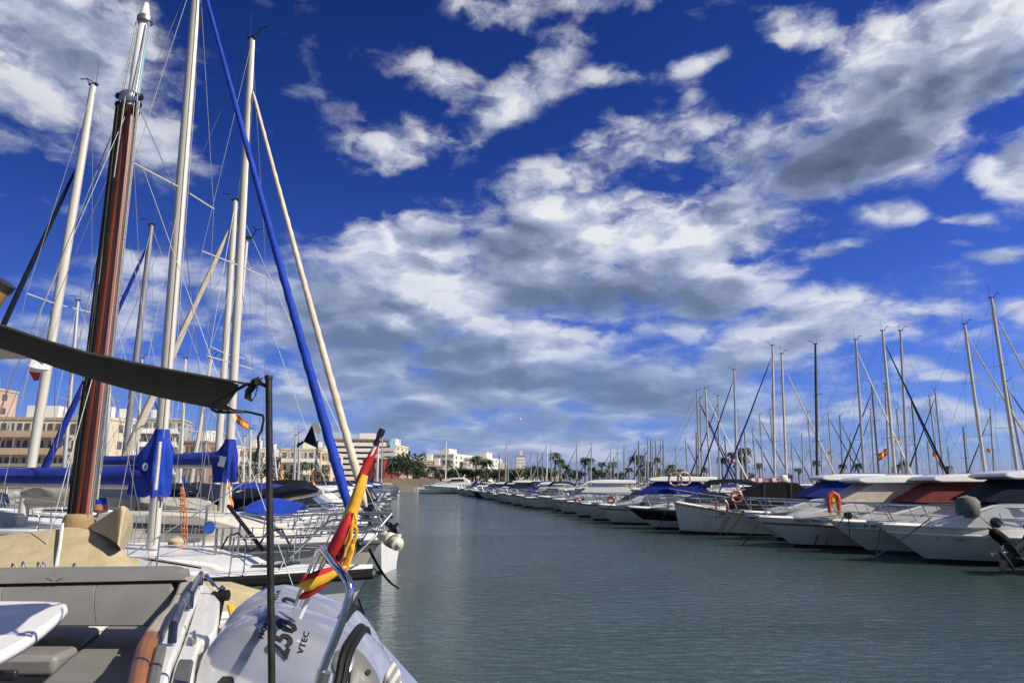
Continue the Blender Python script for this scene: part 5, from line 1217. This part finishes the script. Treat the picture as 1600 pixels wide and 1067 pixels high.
# aft coaming with pads, grab handles and transom moulding
zc_ = 1.93
flat('coaming_pad', [(291, 897), (304, 898), (301, 915), (291, 925), (274, 924), (279, 910)], zc_, .22, 'vinyl_tan', .015)
flat('coaming_pad', [(273, 925), (289, 929), (287, 942), (270, 962), (255, 985), (226, 982), (242, 962), (262, 944)], zc_, .24, 'vinyl_tan', .018)
flat('armrest', [(225, 983), (251, 984), (242, 1004), (233, 1040), (226, 1080), (196, 1080), (203, 1040), (213, 1003)], zc_ + .005, .42, 'vinyl_brown', .02)
flat('coaming', [(287, 899), (319, 896), (312, 925), (297, 960), (283, 1000), (270, 1030), (258, 1080), (222, 1080), (236, 1010), (256, 970), (284, 935)], zc_ - .03, .55, 'gelcoat', .012)
flat('coaming_panel', [(243, 1006), (261, 1006), (254, 1035), (246, 1080), (226, 1080), (234, 1040)], zc_ - .005, .04, 'panel_grey', .01)
flat('coaming_recess', [(303, 905), (309, 905), (300, 925), (291, 924)], zc_ - .003, .03, 'black_plastic', .006)
flat('coaming_recess', [(273, 940), (280, 938), (272, 956), (258, 972), (254, 970), (262, 950)], zc_ - .003, .03, 'black_plastic', .006)
for a, b in (((314, 897), (298, 929)), ((294, 930), (271, 977))):
    p_, q_ = atz(*a, zc_ + .04), atz(*b, zc_ + .04)
    W_(MB().tube([p_ - V(0, 0, .06), p_, p_.lerp(q_, .5) + V(0, 0, .012), q_, q_ - V(0, 0, .06)], .020, 10, sq=.8), 'grab_handle', 'hull_navy')
flat('transom_moulding', [(316, 902), (321, 911), (344, 938), (343, 960), (338, 985), (327, 996), (314, 1002), (305, 1030), (299, 1080), (262, 1080), (274, 1035), (287, 1002), (300, 965), (311, 930)], zc_ - .055, .75, 'gelcoat', .03)
flat('transom_step', [(306, 996), (322, 999), (317, 1030), (312, 1080), (283, 1080), (290, 1035)], zc_ - .16, .3, 'deck_white', .015)
flat('transom_panel', [(280, 1028), (303, 1029), (299, 1050), (294, 1080), (268, 1080), (272, 1050)], zc_ - .045, .02, 'rub_grey', .008)
flat('cleat', [(300, 985), (306, 981), (308, 990), (302, 995)], zc_ - .02, .04, 'steel_dull', .008)
q = atz(346, 932, 1.86)
W_(MB().tube([q, q + V(-.03, .01, -.2), q + V(-.02, 0, -.5)], .022, 8).tube([q + V(-.05, 0, 0), q + V(.04, 0, .01)], .03, 8), 'steering_ram', 'rubber')
W_(MB().tube([q + V(-.1, .0, .12), q + V(-.02, 0, .03)], .012, 6).lathe([(.001, -.02), (.022, 0), (.001, .02)], q + V(0, 0, .045), (0, 0, 1), 10), 'light_stalk', 'steel')
W_(MB().tube([q + V(.05, 0, -.04), q + V(.07, .0, -.1), q + V(.06, 0, -.22)], .018, 8), 'yellow_hose', 'flag_yellow')

# engine cowl: sections between an upper and a lower outline, real thickness across
def crom(P, t):
    n = len(P) - 1; x = t * n; i = min(n - 1, int(x)); f = x - i
    p0, p1, p2, p3 = P[max(0, i - 1)], P[i], P[i + 1], P[min(n, i + 2)]
    return tuple(.5 * (2 * b + (c - a) * f + (2 * a - 5 * b + 4 * c - d_) * f * f + (3 * b - a - 3 * c + d_) * f ** 3) for a, b, c, d_ in zip(p0, p1, p2, p3))
DE = 2.85
STN = [(317, 1098, 317, 1108, .02), (320, 1048, 318, 1150, .13), (336, 1005, 330, 1190, .19), (362, 972, 352, 1215, .23), (392, 956, 382, 1230, .25), (424, 951, 414, 1238, .26), (460, 960, 446, 1240, .262), (500, 973, 485, 1236, .26), (538, 988, 522, 1226, .25), (566, 1003, 550, 1212, .235), (590, 1028, 575, 1195, .21), (610, 1058, 595, 1170, .17), (624, 1084, 612, 1140, .10), (630, 1100, 626, 1116, .02)]
N_, K_ = 46, 36
rings = []
for i in range(N_ + 1):
    ux, uy, lx, ly, w_ = crom(STN, i / N_); U = at(ux, uy, DE); Lw = at(lx, ly, DE); C = (U + Lw) / 2; h_ = (U - Lw) / 2; rr = []
    for j in range(K_):
        a = 2 * math.pi * j / K_; ca, sa = math.cos(a), math.sin(a)
        pc = math.copysign(abs(ca) ** .52, ca); ps = math.copysign(abs(sa) ** .55, sa)
        crease = 1 - .05 * math.exp(-((a - 5.35) / .16) ** 2) * min(1, i / 12)      # styled waist line along the flank
        rr.append(C + h_ * pc * crease + V(0, 1, .12) * w_ * ps * crease * (1.0 - .10 * pc))
    rings.append(rr)
def make_engine(shift, first):
    mb = MB().loft(rings); mb.v = [q + shift for q in mb.v]
    cowl = W_(mb, 'outboard_motor', 'cowl_silver', ang=75)
    S_ = lambda px, py, D_=2.4: at(px, py, D_) + shift
    vd = V(0, 1, -.22).normalized() if first else V(0, 1, -.22).normalized()
    vd = (at(480, 1010, 3) - V(0, 0, H)).normalized()
    inv_ = ROOTM[fb_.name].inverted()
    def lay(mb, name, m):
        mb.v = [inv_ @ q for q in mb.v]; drape(mb, cowl, inv_.to_3x3() @ vd, .004); o = mb.build(name, m, cowl); return o
    a0 = S_(444, 1032); xd = S_(462, 975) - a0; yd_ = S_(415, 1022) - a0
    for txt, sz, off, m in (('250', .080, (0, 0), 'ink'), ('VTEC', .030, (.035, -.052), 'ink'), ('HONDA', .028, (.045, .105), 'ink')):
        mb = MB(); X_ = xd.normalized(); Y_ = (yd_ - X_ * yd_.dot(X_)).normalized()
        text_mb(txt, sz, a0 + X_ * off[0] + Y_ * off[1], X_, Y_, mb, shear=.18 if txt == '250' else 0, bold=.0024 if txt == '250' else .0008, spc=1.12)
        if txt == '250':      # a pale outline under the figures
            mb.v = [q + Y_ * (q - a0).dot(Y_) * .45 for q in mb.v]
            mb.v = [q - vd * .0 for q in mb.v]; mb.v = [inv_ @ q for q in mb.v]; drape(mb, cowl, inv_.to_3x3() @ vd, .009); mb.build('lettering', m, cowl)
        else: lay(mb, 'lettering', m)
    def dpoly(pts, name, m, pr=.010, n=16):
        # fan grid so the piece follows the curved cowl
        c = (sum(p_[0] for p_ in pts) / len(pts), sum(p_[1] for p_ in pts) / len(pts)); mb = MB(); k = len(pts); vs = []
        for r in range(n + 1):
            for x, y in pts: f = max(r / n, .001); vs.append(S_(c[0] + (x - c[0]) * f, c[1] + (y - c[1]) * f))
        mb.add(vs, [(r * k + j, r * k + (j + 1) % k, (r + 1) * k + (j + 1) % k, (r + 1) * k + j) for r in range(n) for j in range(k)])
        mb.v = [inv_ @ q for q in mb.v]; drape(mb, cowl, inv_.to_3x3() @ vd, pr); return mb.build(name, m, cowl)
    dpoly([(530, 1018), (538, 1015), (546, 1018), (546, 1040), (541, 1062), (533, 1060), (526, 1050), (524, 1036)], 'latch_plate', 'rub_grey')
    dpoly([(566, 1012), (582, 1024), (594, 1040), (604, 1056), (611, 1076), (600, 1100), (550, 1100), (556, 1055)], 'lower_panel', 'panel_grey', .014)
    dpoly([(325, 1072), (336, 1060), (350, 1060), (354, 1075), (346, 1090), (328, 1090)], 'air_intake', 'black_plastic', .010)
    # strap over the cowl: offset copy of one cross section
    fi = .665; ux, uy, lx, ly, w_ = crom(STN, fi); i0 = int(fi * N_)
    for dz_ in (0, 1):
        rg_ = rings[i0 + dz_]; cc = sum(rg_, V(0, 0, 0)) / len(rg_)
        mb = MB().tube([(q + (q - cc).normalized() * .008) + shift for q in rg_] + [rg_[0] + (rg_[0] - cc).normalized() * .008 + shift], .014, 8)
        W_(mb, 'strap', 'rubber', cowl)
    for (x, y, r) in ((588, 1054, .018), (577, 1078, .014)):
        mb = MB(); c = S_(x, y); 
        hit = dpoly([(x + 5 * math.cos(a), y + 5 * math.sin(a)) for a in [k * math.pi / 5 for k in range(10)]], 'bolt_cap', 'black_plastic', .024, 3)
    # mid section and propeller leg below the cowl
    a = at(600, 1110, 2.95) + shift; b = a + V(.42, .0, -.42)
    W_(MB().loft([[q + V(0, y, z) for y, z in ((-.13, .0), (-.09, .16), (.09, .16), (.13, 0), (.09, -.16), (-.09, -.16))] for q in (a + V(-.2, 0, .08), a, b)] ), 'leg', 'cowl_silver', cowl, bevel=.02)
    return cowl
c_near = make_engine(V(0, 0, 0), True)
c_far = make_engine(at(434, 921, 3.42) - at(424, 951, DE), False)
# ribbed boarding plate
flat('boarding_plate', [(602, 1028), (612, 1026), (624, 1040), (628, 1052), (629, 1085), (606, 1085), (600, 1050)], 1.78, .10, 'step_ribs', .012)

# bent stainless rail
RR = 2.35
W_(MB().tube([at(x, y, RR + dd_) for x, y, dd_ in ((464, 945, .6), (474, 918, .58), (485, 892, .55), (495, 867, .50), (499, 859, .45), (505, 857, .40), (511, 864, .3), (524, 882, .15), (538, 899, .04), (544, 908, .01), (547, 921, 0), (545, 936, 0), (536, 965, 0), (522, 1002, 0), (508, 1036, 0), (494, 1072, 0), (480, 1110, 0))], .0140, 14), 'bent_rail', 'steel')
W_(MB().tube([at(x, y, RR) for x, y in ((507, 1048), (500, 1072), (492, 1100))], .022, 12), 'rail_clamp', 'steel_dull')

# furled Spanish flag on its staff
fl = thing('furled_flag', 'furled red and yellow flag tied round a slanting staff above the outboards', 'flag', at(480, 960, 2.75))
DF = 2.7
MB().tube([at(598, 672, DF), at(575, 722, DF), at(536, 812, DF), at(500, 890, DF), at(468, 965, DF)], .009, 8).build('staff', 'white_plastic', fl, world=True)
MB().lathe([(.001, .02), (.012, .018), (.014, 0), (.010, -.02), (.012, -.05), (.001, -.052)], at(595, 677, DF), at(598, 672, DF) - at(575, 722, DF), 12).build('staff_cap', 'black_plastic', fl, world=True)
def cloth(name, pts, mats, ms=None, fl_=.62, seed=0, nn=16):
    mb = MB(); P = [at(x, y, DF - dd_) for x, y, r, dd_ in pts]; rs_ = [.68 * r / FX * DF for x, y, r, dd_ in pts]; rings_ = []; n = 22
    for i in range(n + 1):
        t_ = i / n; c = Vector(crom([tuple(q) for q in P], t_)); r_ = crom([(q,) for q in rs_], t_)[0]
        c2 = Vector(crom([tuple(q) for q in P], min(1, t_ + .02))); c1 = Vector(crom([tuple(q) for q in P], max(0, t_ - .02))); tg = (c2 - c1).normalized()
        u = tg.cross(V(0, 1, 0)).normalized(); w = tg.cross(u)
        rings_.append([c + (u * math.cos(a) + w * math.sin(a) * fl_) * r_ * (1 + .12 * math.sin(3 * a + seed + 2 * t_) + .06 * math.sin(7 * a + 5 * t_)) for a in [2 * math.pi * k / nn for k in range(nn)]])
    return mb.loft(rings_, ms=ms).build(name, mats, fl, world=True, ang=80)
cloth('cloth_fold', [(592, 686, 4, .0), (584, 704, 7, .0), (573, 726, 9, .0), (563, 748, 9, 0), (558, 760, 5, 0)], ['flag_red', 'flag_white'], ms=lambda i, j: 1 if 9 <= j <= 14 else 0, seed=1)
cloth('cloth_fold', [(569, 742, 8, .02), (562, 762, 12, .03), (553, 788, 13, .03), (545, 812, 14, .03), (536, 838, 12, .02), (531, 852, 6, 0)], ['flag_yellow', 'flag_yellow'], seed=2)
cloth('cloth_fold', [(549, 800, 5, .05), (541, 818, 11, .06), (530, 842, 13, .06), (520, 862, 12, .05), (514, 880, 5, .04)], ['flag_red', 'flag_red'], seed=3)
cloth('cloth_fold', [(536, 850, 5, .03), (532, 868, 9, .03), (527, 885, 7, .03)], ['canvas_red', 'flag_red'], seed=5)
cloth('cloth_fold', [(553, 842, 4, .0), (549, 860, 7, .0), (541, 884, 8, .0), (536, 896, 5, 0)], ['flag_yellow', 'flag_yellow'], seed=4)
cloth('cloth_fold', [(470, 915, 7, .06), (478, 911, 15, .07), (492, 906, 16, .07), (512, 898, 14, .06), (530, 889, 9, .05), (541, 884, 4, .04)], ['flag_yellow', 'flag_red'], ms=lambda i, j: 1 if (j < 3 or j > 13) else 0, seed=6)
cloth('cloth_fold', [(467, 934, 3, .05), (480, 928, 8, .06), (500, 915, 9, .06), (516, 904, 4, .05)], ['flag_red', 'flag_red'], seed=7)
MB().tube([at(x, y, DF - .06) for x, y in ((553, 800), (557, 815), (547, 832), (543, 846), (550, 854), (556, 842), (558, 826), (551, 818))], .005, 6).tube([at(x, y, DF - .07) for x, y in ((551, 818), (548, 842), (541, 858), (538, 870), (545, 872), (551, 862), (549, 850))], .005, 6).build('cord', 'flag_yellow', fl, world=True)

# shade awning, its black pole, straps and hanging cord
ap = MB().tube([at(420, 588, 2.2) - V(0, 0, 0), at(421, 750, 2.2), at(425, 1110, 2.15)], .0108, 14)
ap.lathe([(.001, .004), (.0122, .003), (.013, 0), (.013, -.01)], at(420, 588, 2.2), (0, 0, 1), 14)
o = ap.build('awning_pole', 'pole_black'); setorg(o, at(425, 1110, 2.15)); tag(o, 'thin scuffed black pole standing upright at the corner of the dark awning', 'pole')
near = [(-420, 395, 1.35), (-200, 452, 1.5), (0, 508, 1.7), (70, 532, 1.78), (130, 550, 1.85), (200, 565, 1.95), (260, 577, 2.02), (320, 588, 2.1), (365, 596, 2.16), (386, 600, 2.19)]
far_ = [(-420, 440, 2.0), (-200, 478, 2.15), (0, 532, 2.35), (60, 556, 2.45), (110, 576, 2.5), (170, 597, 2.6), (225, 613, 2.65), (285, 627, 2.75), (335, 636, 2.8), (384, 643, 2.85)]
rows = []
for (a, b) in zip(near, far_):
    A_, B_ = at(*a), at(*b); rows.append([A_.lerp(B_, k / 8) - V(0, 0, .035 * math.sin(math.pi * k / 8)) for k in range(9)])
last = []
for k in range(9):      # concave end of the sheet
    s_ = k / 8; c = Vector(rows[-1][k]); bow_ = math.sin(math.pi * s_); last.append(c - V(.125 * bow_, 0, 0))
rows[-1] = last
aw2 = thing('shade_awning', 'dark olive shade awning stretched to the black pole, seen from below', 'awning', at(200, 580, 2.3))
MB().sheet(rows, th=.003).build('cloth', 'awning', aw2, world=True, sub=1)
MB().tube([q - V(0, 0, .0) for q in rows[-1]], .006, 6).build('hem', 'awning', aw2, world=True)
MB().tube([q for r_ in rows for q in [r_[0]]], .004, 5).build('hem', 'awning', aw2, world=True); MB().tube([r_[8] for r_ in rows], .004, 5).build('hem', 'awning', aw2, world=True)
st = MB(); st.tube([at(384, 600, 2.19), at(394, 601, 2.19), at(406, 599, 2.2), at(418, 604, 2.2)], .006, 6)
st.build('corner_strap', 'rubber', aw2, world=True)
kn = MB(); kn.lathe([(.001, -.012), (.014, -.008), (.015, .004), (.001, .012)], at(398, 599, 2.17), (1, 0, .2), 10)
kn.build('knot', 'rubber', aw2, world=True)
def ribbon(pts, w, name):
    mb = MB(); P = [at(x, y, 2.16 + .01 * k) for k, (x, y) in enumerate(pts)]; rs_ = []
    for k, q in enumerate(P):
        t_ = (P[min(k + 1, len(P) - 1)] - P[max(0, k - 1)]).normalized(); n_ = t_.cross(V(0, 1, .0)).normalized()
        e_ = V(0, w, 0) * .5 + n_ * w * .22
        rs_.append([q + e_ + n_ * .0015, q - e_ + n_ * .0015, q - e_ - n_ * .0015, q + e_ - n_ * .0015])
    mb.loft(rs_); mb.build(name, 'rubber', aw2, world=True)
ribbon([(398, 600), (388, 612), (387, 622), (394, 626), (399, 618), (402, 606), (399, 600)], .025, 'strap_loop')
ribbon([(398, 599), (396, 592), (401, 590), (405, 594), (400, 600)], .022, 'strap_loop')
ribbon([(400, 600), (406, 594), (411, 590)], .024, 'strap_end')
MB().tube([at(384, 643, 2.7), at(394, 645, 2.6), at(402, 647, 2.5), at(411, 649, 2.4), at(412, 655, 2.4), at(409, 672, 2.4), at(403, 682, 2.4), at(404, 698, 2.4), at(399, 715, 2.4), at(398, 722, 2.4)], .0045, 6).build('cord', 'rubber', aw2, world=True)
# pale awning edge of the neighbouring boat and its round pole, far left
pa = thing('pale_awning', 'pale cream awning corner showing below the dark awning at the left edge', 'awning', at(-20, 550, 3.4))
MB().sheet([[at(-200, 498, 2.9), at(-90, 515, 2.95), at(0, 534, 3.0), at(48, 557, 3.05)], [at(-200, 548, 3.5), at(-90, 556, 3.5), at(0, 560, 3.5), at(50, 559, 3.1)]], th=.004).build('cloth', 'awning_pale', pa, world=True)
MB().tube([at(48, 558, 3.05), at(60, 563, 3.2), at(66, 568, 3.6)], .006, 5).build('tie', 'rope', pa, world=True)
bo_ = thing('spar_end', 'weathered round spar end with black cap poking in at the left edge', 'spar', at(-40, 500, 4.0))
MB().tube([at(-60, 522, 4.0), at(-20, 476, 4.0), at(4, 446, 4.0)], .062, 14).build('spar', 'teak', bo_, world=True)
MB().tube([at(0, 450, 4.0), at(8, 441, 4.0)], .068, 14).build('cap', 'black_plastic', bo_, world=True)
